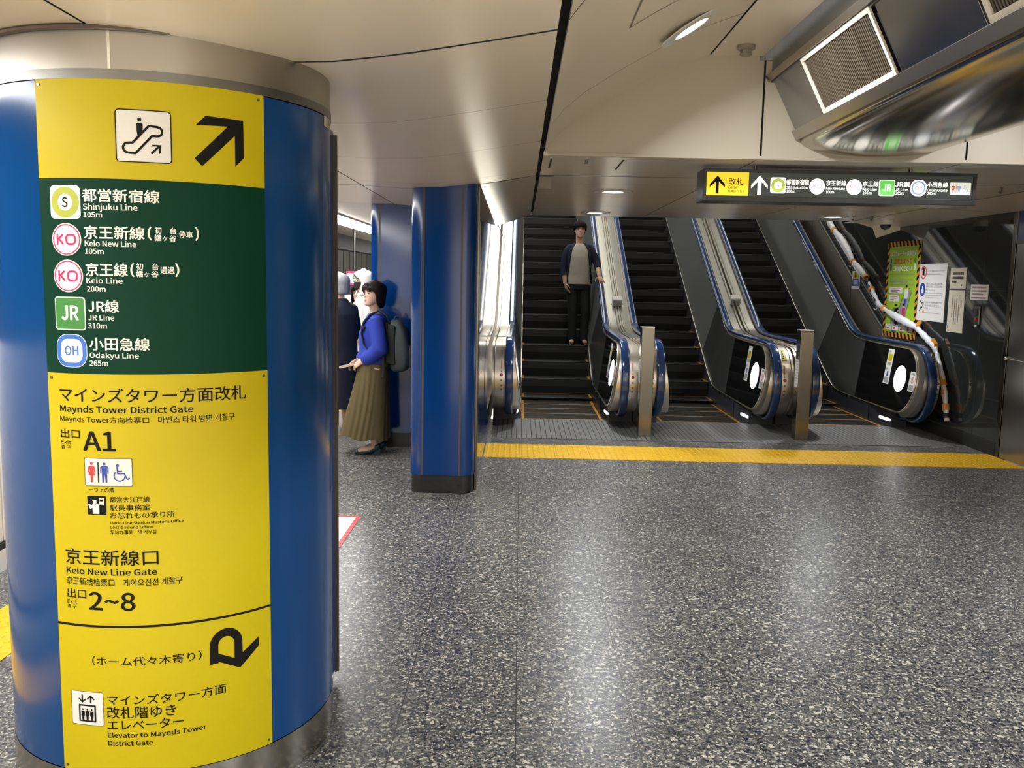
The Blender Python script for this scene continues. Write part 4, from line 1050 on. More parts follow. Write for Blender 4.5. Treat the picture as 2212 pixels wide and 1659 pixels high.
m.strip([(1.66, DY1, 2.478), (1.66, DY1, 2.49)], [(1.66, DY0, 2.478), (1.66, DY0, 2.49)])
obj('belly', m, 'duct_belly', dt, smooth=50)

# ================================================================== LUMINAIRES AND SMALL CEILING FITTINGS
def downlight(c, n, r, label, power, group, spread=150):
    c, n = Vector(c), Vector(n).normalized()
    t = thing('downlight', c, label, 'ceiling light', group)
    a = n.orthogonal().normalized(); b = n.cross(a)
    ring = lambda rr, d: [c+n*d+(a*cos(2*pi*i/48)+b*sin(2*pi*i/48))*rr for i in range(48)]
    obj('trim_ring', MB().loft([ring(r, 0), ring(r*.985, .006), ring(r*.56, .009), ring(r*.50, .002), ring(r*.5, -.02)], caps=False), 'white_plastic', t, smooth=30)
    obj('lens', MB().loft([ring(r*.49, .0), ring(r*.44, .004), ring(r*.2, .006)]), 'lamp_white', t, smooth=40)
    area('downlight_lamp', c+n*.0085, r*.86, power, n, COOL, 'DISK', None, rad(spread), t)
    return t
nv = (.52, 0, -.85)
downlight((.79, 4.42, 2.824), nv, .16, 'round downlight with a wide ring in the curved vault above the escalator hall', W_VAULT, 'vault downlights')
for y in (-.6, -3.1):  # unseen lamps added behind the camera to brighten the ceilings
    downlight((.79, y, 2.824), nv, .16, 'unseen round vault downlight added behind the camera to lift the ceilings', W_ADDED, 'added vault downlights out of view')
for y in (4.42, 1.9, -.6, -3.1):  # mirrored row out of view; the pair behind the camera is added as fill
    downlight((4.2-.79, y, 2.824), (-nv[0], 0, nv[2]), .16, 'unseen round vault downlight on the far side of the duct', W_VAULT if y > 0 else W_ADDED, 'vault downlights beyond the duct')
downlight((.768, 7.645, 2.359), (0, 0, -1), .168, 'flush downlight in the soffit, nearer of the two above the man', W_SOFFIT, 'soffit downlights')
downlight((.82, 10.07, 2.359), (0, 0, -1), .168, 'flush downlight at the far edge of the soffit, directly above the man', W_SOFFIT, 'soffit downlights')
downlight((3.46, 10.02, 2.359), (0, 0, -1), .168, 'flush downlight at the far edge of the soffit, left of the dome camera', W_SOFFIT, 'soffit downlights')

lu = thing('strip_light', (-2.15, 10, 2.26), 'long white fluorescent strip light on the platform ceiling', 'ceiling light')
obj('diffuser', MB().box(-2.295, -2.005, -4, 26, 2.236, 2.252), 'lamp_tube', lu, smooth=0)
obj('tray', MB().box(-2.32, -1.98, -4.02, 26.02, 2.2525, 2.267), 'white_plastic', lu, smooth=0)
area('strip_lamp', (-2.15, 11, 2.23), .27, W_PLATFORM, (0, 0, -1), COOL, 'RECTANGLE', 30, pi, lu)
for x, nm in ((-.10, 'shaft strip light over the deck at the blue wall'), (1.32, 'shaft strip light over the deck right of the man'), (2.95, 'shaft strip light over the deck between middle and right escalators'), (4.40, 'shaft strip light along the dark wall')):
    t = thing('shaft_light', (x, 14, 2.62+3.3*S3), nm, 'ceiling light', 'shaft strip lights')
    def sl(y0, y1, w_, o0, o1):
        q = lambda y, o: (y+.5*o, 2.62+(y-10.7)*S3-.866*o)
        return MB().hexa([(x-w_, *q(y0, o1)), (x+w_, *q(y0, o1)), (x+w_, *q(y1, o1)), (x-w_, *q(y1, o1)), (x-w_, *q(y0, o0)), (x+w_, *q(y0, o0)), (x+w_, *q(y1, o0)), (x-w_, *q(y1, o0))])
    w_ = .20 if x < 0 else .10
    obj('diffuser', sl(11.6, 17.2, w_, .0, .05), 'lamp_shaft' if x < 0 else 'lamp_shaft_low', t, smooth=0)
    area('shaft_lamp', (x, 14.43, 2.62+3.7*S3-.08), w_*1.9, W_SHAFT*(1.8 if x < 0 else 1), (0, .5, -.866), WARM, 'RECTANGLE', 6.4, pi, t)

t = thing('smoke_detector', (1.256, 5.24, 2.954), 'round beige smoke detector on the flat crown of the vault', 'smoke detector')
obj('base', MB().tube([(1.256, 5.24, 2.955), (1.256, 5.24, 2.936), (1.256, 5.24, 2.93)], [.052, .052, .044], 28), 'beige_plastic', t, smooth=40)
m = MB()
for k in range(8): a = k*pi/4; m.box(1.256+.027*cos(a)-.004, 1.256+.027*cos(a)+.004, 5.24+.027*sin(a)-.004, 5.24+.027*sin(a)+.004, 2.904, 2.932)
m.tube([(1.256, 5.24, 2.932), (1.256, 5.24, 2.91), (1.256, 5.24, 2.896)], [.026, .03, .018], 20); m.tube([(1.256, 5.24, 2.906), (1.256, 5.24, 2.900)], [.036, .030], 20)
obj('sensor_cage', m, 'beige_plastic', t, smooth=30)

t = thing('dome_camera', (4.06, 10.05, 2.352), 'dome security camera under the end of the soffit, above the green poster', 'security camera')
obj('housing', MB().tube([(4.06, 10.05, 2.352), (4.06, 10.05, 2.318), (4.06, 10.05, 2.30), (4.06, 10.05, 2.286)], [.082, .082, .074, .066], 32), 'white_plastic', t, smooth=35)
obj('dome', MB().tube([(4.06, 10.05, 2.287), (4.06, 10.05, 2.262), (4.06, 10.05, 2.240), (4.06, 10.05, 2.228)], [.060, .056, .040, .012], 28), 'glass_dark', t, smooth=60)

t = thing('junction_box', (.165, 6.6, 2.31), 'small square beige box hanging from the corner of the soffit joint', 'junction box')
obj('cover', MB().box(.117, .213, 6.60, 6.66, 2.268, 2.356), 'beige_plastic', t, smooth=0, bevel=.008)
obj('screw', MB().cyl((.13, 6.61, 2.268), (.13, 6.61, 2.262), .006).cyl((.2, 6.61, 2.268), (.2, 6.61, 2.262), .006), 'steel_dark', t)
t = thing('sprinkler', (.399, 5.70, 2.36), 'tiny round sprinkler head at the front edge of the soffit', 'sprinkler')
obj('rosette', MB().disc((.399, 5.70, 2.3585), (0, 0, -1), .024), 'white_plastic', t, smooth=0); obj('head', MB().tube([(.399, 5.7, 2.359), (.399, 5.7, 2.345), (.399, 5.7, 2.34)], [.01, .01, .016], 14), 'steel_dark', t)
for (x, y, z), l in (((3.64, 9.88, 2.36), 'small brown hook under the soffit, left of the dome camera'), ((3.83, 9.85, 2.36), 'small brown hook under the soffit, just beside the dome camera'), ((3.58, 6.76, 2.36), 'small brown hook under the soffit, right of the hanging sign')):
    tag(obj('ceiling_hook', MB().tube([(x, y, z), (x, y, z-.03), (x-.008, y, z-.045), (x-.02, y, z-.035)], .006, 8).cyl((x, y, z), (x, y, z-.004), .018, 14), 'brown_trim'), l, 'hook', 'soffit hooks')
# access hatch in the vault
def vp(x, y, o=.0): return (x+.5*o, y, vault_z(x)-.86*o)
t = thing('access_hatch', vp(.6, 2.6), 'flush access hatch outlined in the vault panel, at the top edge of the photo', 'hatch')
m = MB(); xa, xb, ya, yb = .42, .86, 3.20, 3.72
xs_ = [xa+(xb-xa)*i/8 for i in range(9)]
for y in (ya, yb): m.strip([vp(x, y-.004, .0015) for x in xs_], [vp(x, y+.004, .0015) for x in xs_])
for x in (xa, xb): m.strip([vp(x-.004, ya, .0015), vp(x+.004, ya, .0015)], [vp(x-.004, yb, .0015), vp(x+.004, yb, .0015)])
obj('outline', m, 'brown_trim', t, smooth=0)
obj('latch', MB().cyl(vp(.60, 3.55, -.004), vp(.60, 3.55, .012), .022), 'steel_dark', t)

# ================================================================== NOTICES ON THE DARK WALL
wal = lambda u, z, o: (XR-o, -u, z)      # u = -Y, to the right when facing the wall
def board(name, u0, u1, z0, z1, m, label, cat='notice', th=.006, group=None):
    t = thing(name, (XR, -(u0+u1)/2, z0), label, cat, group)
    obj('sheet', MB().box(XR-th, XR-.0005, -u1, -u0, z0, z1), m, t, smooth=0, bevel=.001)
    return t
u0, u1, z0, z1 = -11.21, -10.29, .985, 2.143
gp = board('escalator_poster', u0, u1, z0, z1, 'poster_green', 'tall green poster with an orange and black striped border', 'poster')
W_, H_ = u1-u0, z1-z0; q = lambda a, b: (u0+a*W_, z0+b*H_)
B = .062
d = D2(); d.frame(u0, u1, z0, z1, .001, B, 0); d.build('border', 'tape_orange', gp, wal, .0068)
d = D2(); n = 9
for k in range(n):
    a = u0+W_*(k+.35)/n; w2 = W_/n*.5
    for zz in (z0, z1-B): d.poly([(a, zz), (a+w2, zz), (a+w2-.03, zz+B), (a-.03, zz+B)])
n = 12
for k in range(n):
    a = z0+B+(H_-2*B)*(k+.2)/n; w2 = (H_-2*B)/n*.5
    for uu in (u0, u1-B): d.poly([(uu, a), (uu+B, a+.04), (uu+B, a+w2+.04), (uu, a+w2)])
d.build('border_stripes', 'ink_black', gp, wal, .0076)
d = D2(); d.text('エスカレーターは歩かず', *[q(.12, 0)[0], q(.88, 0)[0]], q(0, .845)[1], q(0, .905)[1], 2, 0); d.text('ご利用ください', q(.20, 0)[0], q(.78, 0)[0], q(0, .69)[1], q(0, .75)[1], 2, 0)
d.text('立ち止まって', q(.22, 0)[0], q(.77, 0)[0], q(0, .765)[1], q(0, .83)[1], 2, 1)
for k, (b, wd) in enumerate(((.655, .70), (.60, .74), (.575, .55), (.55, .72))):
    x = .12
    while x < .12+wd: d.rect(q(x, 0)[0], q(x+.05, 0)[0], q(0, b)[1], q(0, b+.012)[1], 2); x += .062
d.build('lettering', ['ink_white', 'ink_red', 'ink_grey'], gp, wal, .0076)
d = D2()
d.poly([q(*p) for p in [(.26, .13), (.26, .27), (.36, .31), (.50, .31), (.62, .46), (.74, .50), (.80, .50), (.62, .10)]], 0)
d.line([q(*p) for p in [(.25, .13), (.25, .275), (.35, .315), (.48, .315), (.62, .48), (.76, .52)]], .012, 1)
d.line([q(*p) for p in [(.58, .10), (.58, .25), (.68, .27), (.82, .48)]], .012, 1)
for bx, by, c1, c2 in ((.38, .21, 3, 3), (.62, .22, 4, 5), (.665, .41, 2, 5), (.44, .17, 3, 3)):
    d.ell(*q(bx, by+.115), .022, m=6); d.ell(*q(bx, by+.128), .024, .016, m=3); d.poly([q(bx+a, by+b) for a, b in [(-.045, .095), (.045, .095), (.055, .03), (.035, 0), (-.035, 0), (-.055, .03)]], c1)
    d.poly([q(bx+a, by+b) for a, b in [(-.033, 0), (.033, 0), (.03, -.08), (.008, -.08), (0, -.02), (-.01, -.08), (-.03, -.08)]], c2)
for x, y, wd, hh in ((.13, .46, .42, .065), (.13, .375, .33, .065)):
    d.rrect(q(x, 0)[0], q(x+wd, 0)[0], q(0, y)[1], q(0, y+hh)[1], .012, 2)
    for k in range(3): d.rect(q(x+.06, 0)[0], q(x+wd-.05-.05*k, 0)[0], q(0, y+hh-.018-.017*k)[1], q(0, y+hh-.012-.017*k)[1], 7 if k == 0 else 3)
for k in range(4):
    x = .10+k*.21; d.rrect(q(x, 0)[0], q(x+.19, 0)[0], q(0, .075)[1], q(0, .135)[1], .008, 2); d.rect(q(x+.03, 0)[0], q(x+.10, 0)[0], q(0, .085)[1], q(0, .10+.01*(k % 2))[1], 7); d.rect(q(x+.04, 0)[0], q(x+.15, 0)[0], q(0, .118)[1], q(0, .123)[1], 3)
d.rect(q(.30, 0)[0], q(.43, 0)[0], q(0, .052)[1], q(0, .068)[1], 5); d.ell(*q(.56, .06), .009, m=1); d.rect(q(.58, 0)[0], q(.68, 0)[0], q(0, .056)[1], q(0, .063)[1], 1)
for x, c in ((.135, 5), (.865, 1)):
    d.ell(*q(x, .80), .026, .030, m=c); d.poly([q(x+a, b) for a, b in [(-.03, .765), (.03, .765), (.02, .70), (-.02, .70)]], c if c == 5 else 2)
d.build('illustration', ['ink_grey', 'ink_green', 'paper_white', 'ink_black', 'ink_magenta', 'ink_navy', 'skin', 'ink_red'], gp, wal, .0076)

u0, u1, z0, z1 = -10.285, -9.63, 1.225, 1.862
wp = board('safety_notice', u0, u1, z0, z1, 'paper_white', 'large white notice with three safety symbols, right of the green poster')
W_, H_ = u1-u0, z1-z0; d = D2()
d.ring(*q(.16, .85), .058, .074, 0); d.line([q(.09, .93), q(.23, .77)], .014, 0)
d.poly([q(*p) for p in [(.12, .80), (.19, .80), (.20, .90), (.17, .94), (.12, .92)]], 1)
d.ell(*q(.16, .55), .074, m=2); d.poly([q(*p) for p in [(.11, .48), (.21, .48), (.21, .54), (.18, .56), (.18, .61), (.14, .61), (.14, .56), (.11, .54)]], 3)
d.line([q(.08, .18), q(.12, .17), q(.16, .30), q(.24, .33), q(.20, .24), q(.13, .22)], .012, 1); d.ell(*q(.13, .34), .013, m=1); d.poly([q(.20, .14), q(.29, .14), q(.245, .21)], 4)
d.build('symbols', ['ink_red', 'ink_black', 'ink_navy', 'paper_white', 'tape_orange'], wp, wal, .0068)
d = D2()
for tx, a, b, y, h in (('ベルトに荷物をのせないでください', .30, .93, .85, .042), ('Do not place luggage on the handrail.', .30, .84, .805, .020), ('ベルトにつかまり黄色い線の内側に', .28, .90, .635, .040), ('お乗りください。お子さまは中央に', .28, .90, .585, .040), ('乗せてください。', .28, .62, .53, .040), ('Please hold on to the handrail and', .28, .90, .482, .022), ('stand within the yellow lines. Please', .28, .90, .442, .022), ('have children stand in the center.', .28, .80, .40, .022), ('エスカレーターでの歩行は危険ですので', .28, .90, .305, .040), ('おやめください。', .28, .90, .25, .040), ('ご注意', .28, .42, .205, .036), ('Do not run or walk on the escalator.', .28, .84, .135, .022)):
    d.text(tx, q(a, 0)[0], q(b, 0)[0], q(0, y)[1], q(0, y+h)[1], 0)
d.build('lettering', 'ink_grey', wp, wal, .0068)
def small(name, u0, u1, z0, z1, m, label, rows, mt='ink_grey', vert=False):
    t = board(name, u0, u1, z0, z1, m, label); W2, H2 = u1-u0, z1-z0; d = D2()
    for a, b, y, h in rows:
        x = a
        while x < b:
            w2 = min(.055, b-x)
            if vert: d.rect(u0+y*W2, u0+(y+h)*W2, z0+x*H2, z0+(x+w2*.55)*H2)
            else: d.rect(u0+x*W2, u0+(x+w2*.8)*W2, z0+y*H2, z0+(y+h)*H2); d.rect(u0+(x+w2*.2)*W2, u0+(x+w2*.9)*W2, z0+(y+h*.4)*H2, z0+(y+h*.55)*H2) if False else None
            x += .06 if not vert else .04
    d.build('lettering', mt, t, wal, .0068); return t
small('cream_notice', -9.545, -9.205, 1.594, 1.812, 'paper_cream', 'cream notice with three lines of text, above the tall cream sheet', [(.15, .85, .66, .12), (.15, .85, .46, .12), (.15, .42, .28, .10), (.70, .80, .13, .08)], 'ink_black')
small('cream_sheet', -9.545, -9.205, 1.133, 1.577, 'paper_cream', 'tall cream sheet with vertical lettering, below the other cream notice', [(.58, .78, .80, .035), (.22, .90, .66, .03), (.20, .90, .52, .03), (.20, .90, .40, .03), (.35, .90, .26, .03), (.10, .22, .06, .04)], 'ink_black', True)
small('stop_notice', -9.094, -8.755, 1.484, 1.640, 'paper_white', 'small white notice above the emergency call button', [(.10, .90, .76, .12), (.12, .92, .53, .11), (.10, .75, .32, .11), (.08, .90, .10, .09)], 'lip')
t = thing('call_button', (XR, -8.92*-1, 1.24), 'small steel emergency call box below the stop notice on the dark wall', 'call button')
obj('plate', MB().box(XR-.018, XR-.001, 8.87, 8.965, 1.24, 1.425), 'steel_dark', t, smooth=0, bevel=.004)
obj('window', MB().box(XR-.021, XR-.018, 8.90, 8.945, 1.325, 1.40), 'rubber_black', t, smooth=0)
obj('button', MB().cyl((XR-.018, 8.915, 1.295), (XR-.028, 8.915, 1.295), .014), 'ink_red', t)
obj('tag', MB().box(XR-.021, XR-.018, 8.895, 8.93, 1.215, 1.238), 'paper_white', t, smooth=0)
u0, u1, z0, z1 = -12.36, -12.08, 1.555, 1.80
t = board('blue_sticker', u0, u1, z0, z1, 'paper_white', 'narrow blue and yellow sticker on the dark wall behind the wrapped pole')
W_, H_ = u1-u0, z1-z0; d = D2(); d.rect(*[q(.06, 0)[0], q(.94, 0)[0]], q(0, .16)[1], q(0, .58)[1], 0); d.rect(q(.12, 0)[0], q(.88, 0)[0], q(0, .62)[1], q(0, .97)[1], 1); d.rect(q(.35, 0)[0], q(.45, 0)[0], q(0, .62)[1], q(0, .97)[1], 2); d.rect(q(.58, 0)[0], q(.66, 0)[0], q(0, .62)[1], q(0, .97)[1], 2)
for k in range(3): d.rect(q(.25, 0)[0], q(.75, 0)[0], q(0, .26+.1*k)[1], q(0, .30+.1*k)[1], 3)
d.build('print', ['ink_navy', 'sign_yellow', 'ink_black', 'paper_white'], t, wal, .0068)

# ================================================================== POLE WRAPPED IN PLASTIC, taped along the dark wall
XP = 4.525
PP = [(13.31, 2.56), (13.02, 2.39), (12.70, 2.24), (12.44, 2.09), (12.2, 1.925), (11.92, 1.80), (11.73, 1.725), (11.62, 1.645), (11.42, 1.50), (11.245, 1.375), (10.95, 1.293), (10.56, 1.215), (10.126, 1.14), (9.866, 1.041), (9.665, .964), (9.60, .90), (9.525, .80), (9.464, .705), (9.37, .532), (9.30, .345), (9.262, .235)]
wpole = thing('wrapped_pole', (XP, 10.5, .9), 'bundle of poles wrapped in clear white plastic, held with orange tape along the dark wall', 'pole')
P3 = [Vector((XP, y, z)) for y, z in PP]
def along(i0, i1, r0, rm, seg=7):
    pts, rr = [], []
    L = [P3[k] for k in range(i0, i1+1)]; n = len(L)-1
    for k in range(n):
        for s in range(seg):
            t_ = (k+s/seg); f_ = t_/n; pts.append(L[k].lerp(L[k+1], s/seg)); rr.append(r0+(rm-r0)*sin(pi*f_)**.7+.004*sin(f_*31))
    pts.append(L[-1]); rr.append(r0); return pts, rr
for i0, i1, r0, rm in ((0, 1, .035, .05), (1, 4, .03, .062), (4, 6, .028, .055), (7, 10, .024, .036), (10, 12, .028, .05), (12, 15, .028, .042), (15, 20, .026, .036)):
    pts, rr = along(i0, i1, r0, rm); obj('plastic_wrap', MB().tube(pts, rr, 12, flat=.72), 'plastic_wrap', wpole, smooth=60)
m = MB(); pts, rr = along(5, 9, .026, .026); m.tube(pts, rr, 12); m.tube([P3[19].lerp(P3[20], .6), P3[20]], .034, 14)
m.tube([P3[20], P3[20]+Vector((0, -.012, -.03))], .026, 14, 1)
obj('pole', m, ['rubber_black', 'paper_cream'], wpole, smooth=50)
for i, f_, L_ in ((1, 0, .04), (4, 0, .04), (6, .1, .035), (7, .6, .04), (9, .6, .035), (17, .55, .10), (18, .2, .05), (19, 0, .07)):
    a = P3[i].lerp(P3[i+1], f_); dr = (P3[i+1]-P3[i]).normalized(); tag(obj('tape', MB().tube([a-dr*L_/2, a+dr*L_/2], .042 if i < 15 else .036, 12), 'tape_orange', wpole, smooth=40), 'orange tape')
for a, tw in ((P3[12], .03), (P3[14], -.02)):   # loose tape tails
    tag(obj('tape', MB().hexa([a+Vector(v) for v in [(-.02, -.05, -.02), (.02, -.05, -.02), (.03, .06, .0), (-.01, .06, .0), (-.02, -.04, .03), (.02, -.04, .03), (.03+tw, .03, .085), (tw, .03, .085)]]), 'tape_orange', wpole, smooth=0), 'loose orange tape end')
m = MB()
for i in (4, 9): m.tube([P3[i]+Vector((0, .0, -.03)), P3[i]+Vector((-.01, .06, -.075)), P3[i]+Vector((-.01, .12, -.055))], .006, 6)
obj('cable_tie', m, 'paper_white', wpole)

# ================================================================== PLATFORM SCREEN
t = thing('platform_screen', (-2.44, 13, 1.46), 'small hanging platform screen with a red frame, above the heads of the waiting people', 'screen')
obj('case', MB().box(-2.57, -2.30, 13, 13.06, 1.455, 1.68), 'sign_frame', t, smooth=0, bevel=.006)
obj('display', MB().box(-2.555, -2.315, 12.997, 13, 1.465, 1.665), 'screen_red', t, smooth=0)
obj('table', MB().box(-2.54, -2.33, 12.994, 12.997, 1.495, 1.63), 'screen_pale', t, smooth=0)
m = MB()
for k in range(5): m.box(-2.46-.0, -2.40, 12.992, 12.994, 1.505+.024*k, 1.517+.024*k); m.box(-2.39, -2.36, 12.992, 12.994, 1.505+.024*k, 1.517+.024*k)
obj('table_rows', m, 'ink_green', t, smooth=0)
obj('hanger', MB().cyl((-2.44, 13.03, 1.68), (-2.44, 13.03, 2.275), .014), 'steel_dark', t)

# ================================================================== PEOPLE
HEADT = [(0, .016, .080, -.052), (.03, .030, .088, -.035), (.08, .043, .092, -.01), (.16, .054, .092, .03), (.28, .063, .090, .062), (.42, .070, .088, .084), (.52, .073, .087, .092), (.65, .076, .090, .099), (.78, .074, .085, .097), (.88, .061, .068, .080), (.95, .042, .044, .054), (.985, .022, .022, .028), (1, .006, .005, .007)]
def headr(t):
    t = min(max(t, 0), 1)
    for a, b in zip(HEADT, HEADT[1:]):
        if a[0] <= t <= b[0]:
            k = (t-a[0])/(b[0]-a[0]); return [a[i]+(b[i]-a[i])*k for i in (1, 2, 3)]
def G(v, s): return math.exp(-(v/s)**2)
class Frame:
    def __init__(s, o, f):
        s.o = Vector(o); s.f = Vector(f).normalized(); s.u = Vector((0, 0, 1)); s.r = s.f.cross(s.u).normalized(); s.u = s.r.cross(s.f)
    def p(s, x, y, z): return s.o+s.r*x+s.f*y+s.u*z
def head_into(mb, fr, H):
    """fr.o lies on the ear axis at chin height; closed head with nose, brow, lips, chin and ears"""
    k = H/.225; rings = []; n = 56; T = [i/34 for i in range(35)]
    for t in T:
        w_, f_, b_ = headr(t); cy, sy_ = (f_-b_)/2, (f_+b_)/2; ring = []
        for i in range(n):
            a = 2*pi*i/n; x = w_*math.copysign(abs(sin(a))**.92, sin(a)); y = cy+sy_*cos(a)
            if cos(a) > 0:
                fx = cos(a)**.5
                tri = 0
                if .33 < t < .56: tri = (.56-t)/.17 if t > .39 else (t-.33)/.06
                y += fx*(.021*tri*G(x, .0085)+.008*G(x, .016)*G(t-.385, .028))
                y += fx*(-.008*G(abs(x)-.031, .015)*G(t-.50, .045)+.004*G(abs(x)-.03, .022)*G(t-.605, .035))
                y += fx*(.0065*G(x, .021)*(G(t-.25, .017)+1.1*G(t-.195, .02))-.004*G(x, .024)*G(t-.224, .009))
                y += fx*(.006*G(x, .02)*G(t-.06, .05)+.003*G(abs(x)-.04, .018)*G(t-.38, .07))
            ring.append(fr.p(x*k, y*k, t*H))
        rings.append(ring)
    mb.loft(rings)
    for s in (-1, 1):
        mb.tube([fr.p(s*.071*k, -.012*k, .36*H), fr.p(s*.079*k, -.016*k, .45*H), fr.p(s*.083*k, -.02*k, .53*H), fr.p(s*.078*k, -.012*k, .59*H)], [.007*k, .010*k, .013*k, .007*k], 8, flat=.6)
def hand_into(mb, W, d, n, side, curl=.25, k=1.0, spread=.0, thumb=.6):
    d = Vector(d).normalized(); n = Vector(n); n = (n-d*n.dot(d)).normalized(); c = n.cross(d)*side; W = Vector(W)
    ring = lambda s, w_, h: [W+d*s+c*(w_*cos(2*pi*i/14))+n*(h*sin(2*pi*i/14)) for i in range(14)]
    mb.loft([ring(-.012*k, .026*k, .019*k), ring(.01*k, .029*k, .019*k), ring(.045*k, .038*k, .016*k), ring(.08*k, .040*k, .0135*k), ring(.093*k, .036*k, .009*k)])
    for j, L in enumerate((.070, .079, .074, .058)):
        o = -.029+.0193*j; a = d.copy(); p = W+d*(.084-.004*abs(j-1.2))*k+c*(o*k); pts = [p-d*.02*k, p]; sd = c*((j-1.5)*spread)
        for seg, fr_ in enumerate((.45, .32, .23)):
            ang = curl*(1.0+.25*j*.5+.15*seg); a = (a*cos(ang)+n*sin(ang)+sd*.4).normalized(); p = p+a*(L*fr_*k); pts.append(p)
        mb.tube(pts, [.0092*k, .0092*k, .0085*k, .0078*k, .0066*k], 9, rnd=True)
    b = W+d*.022*k-c*.030*k; t1 = (d*.62-c*thumb+n*.28).normalized(); t2 = (d*.85-c*.35*thumb+n*.32).normalized()
    mb.tube([b+c*.012*k, b+t1*.018*k, b+t1*.046*k, b+t1*.046*k+t2*.028*k, b+t1*.046*k+t2*.046*k], [.014*k, .0135*k, .0105*k, .0095*k, .0078*k], 9, rnd=True)
def torso(mb, rings, m=0, n=36, gap=None):
    """rings: (centre, right vector, forward vector, half width, half depth[, gap])"""
    R = []
    for q in rings:
        c, r, f, w_, d_ = q[:5]; g = q[5] if len(q) > 5 else 0; c = Vector(c)
        R.append([c+Vector(r)*(w_*math.copysign(abs(sin(a))**.85, sin(a)))+Vector(f)*(d_*math.copysign(abs(cos(a))**.95, cos(a))) for a in [g+(2*pi-2*g)*i/(n if not gap else n-1) for i in range(n)]])
    mb.loft(R, m, caps=not gap, closed=not gap); return mb
def paint_face(o, fr, H, lip=1, brow=2):
    k = H/.225; T = ORG[o.name]
    for p in o.data.polygons:
        v = p.center+T-fr.o; x, y, z = v.dot(fr.r), v.dot(fr.f), v.dot(fr.u); t = z/H
        if y > .05*k and 0 < t < 1:
            if abs(x) < .021*k*(1-abs(t-.222)/.09) and .180 < t < .268: p.material_index = lip
            if .590 < t+abs(x)*.35 < .625 and .013*k < abs(x) < .048*k: p.material_index = brow
def eyes(parent, fr, H, iris='eye_dark'):
    k = H/.225; a = MB(); b = MB()
    for s in (-1, 1):
        c = fr.p(s*.031*k, .0745*k, .503*H); Rm = Matrix((fr.r, fr.f, fr.u)).transposed()
        a.ell(c, (.0125*k, .0065*k, .0052*k), 14, 8, 0, Rm); b.ell(c+fr.f*.0042*k, (.0052*k, .0034*k, .005*k), 10, 6, 0, Rm)
        b.tube([fr.p(s*.018*k, .0795*k, .508*H), fr.p(s*.031*k, .0822*k, .529*H), fr.p(s*.045*k, .0755*k, .51*H)], .0019*k, 6)
    e = obj('eyes', a, 'eye_white', parent); obj('irises_and_lids', b, iris, e)
def hd_p(fr, x, y, z): return fr.p(x, y, z)
def hair(parent, fr, H, rows, mt, infl=1.07, add=.006, th=.016, n=44, name='hair', locks=()):
    """rows: (t, half gap in degrees at the front right, at the front left, taper)"""
    k = H/.225; R = []
    for t, g0, g1, tp in rows:
        tt = min(1., t); w_, f_, b_ = headr(max(tt, .52) if t < .52 else tt); w_, f_, b_ = [(v*infl+add)*tp for v in (w_, f_, b_)]
        cy, sy_ = (f_-b_)/2, (f_+b_)/2; a0, a1 = rad(g0), 2*pi-rad(g1)
        R.append([fr.p(w_*sin(a)*k, (cy+sy_*cos(a))*k, (t+.008*sin(9*a+t*20))*H) for a in [a0+(a1-a0)*i/(n-1) for i in range(n)]])
    mb = MB(); mb.loft(R, 0, caps=False, closed=False)
    o = obj(name, mb, mt, parent, smooth=80, solid=th*k, subsurf=1, weld=.0005)
    if locks:      # tapering locks of the fringe
        tx = MB()
        for x0, t0, x1, t1, r in locks:
            pts = []
            for q in (0, .35, .7, 1):
                x, t = x0+(x1-x0)*q, t0+(t1-t0)*q; w_, f_, b_ = headr(t); a = math.asin(max(-.95, min(.95, x/(w_*1.05)))); cy, sy_ = (f_-b_)/2, (f_+b_)/2
                pts.append(hd_p(fr, x*k, (cy+sy_*cos(a))*k+(.012-.004*q)*k, t*H))
            tx.tube(pts, [r*k, r*1.15*k, r*.8*k, r*.2*k], 8, flat=.45)
        obj('fringe', tx, mt, o, smooth=80)
    return o
def shoe(name, heel, toe, mt, parent, w_=.045, h=.085, heelh=.018, low=False):
    a, b = Vector(heel), Vector(toe); L = (b-a).length; d = (b-a).normalized(); c = Vector((-d.y, d.x, 0)).normalized(); up = Vector((0, 0, 1)); mb = MB(); rings = []
    prof = [(0.0, .45, .75), (.06, .72, 1.0), (.2, .80, 1.0), (.38, .82, .95 if not low else .62), (.55, .95, .70 if not low else .45), (.72, 1.0, .52), (.88, .86, .40), (.97, .55, .28), (1.0, .25, .16)]
    for s, ww, hh in prof:
        z0 = heelh*max(0, 1-s*1.9); p = a+d*(L*s)
        rings.append([p+c*(w_*ww*cos(t))+up*(z0+.004+max(.012, (h*hh-.004)*.5*(1+sin(t)))*(1 if sin(t) > -.2 else .0)) for t in [2*pi*i/18 for i in range(18)]])
    mb.loft(rings); o = obj(name, mb, mt, parent, smooth=50, subsurf=1)
    hb = MB(); p = a+d*.028; q = [p+d*x+c*y for x, y in ((-.026, -w_*.62), (.03, -w_*.62), (.03, w_*.62), (-.026, w_*.62))]
    hb.hexa([v*1 for v in q]+[v+up*(heelh+.012) for v in q]); obj('heel', hb, mt, o, smooth=0)
    return o

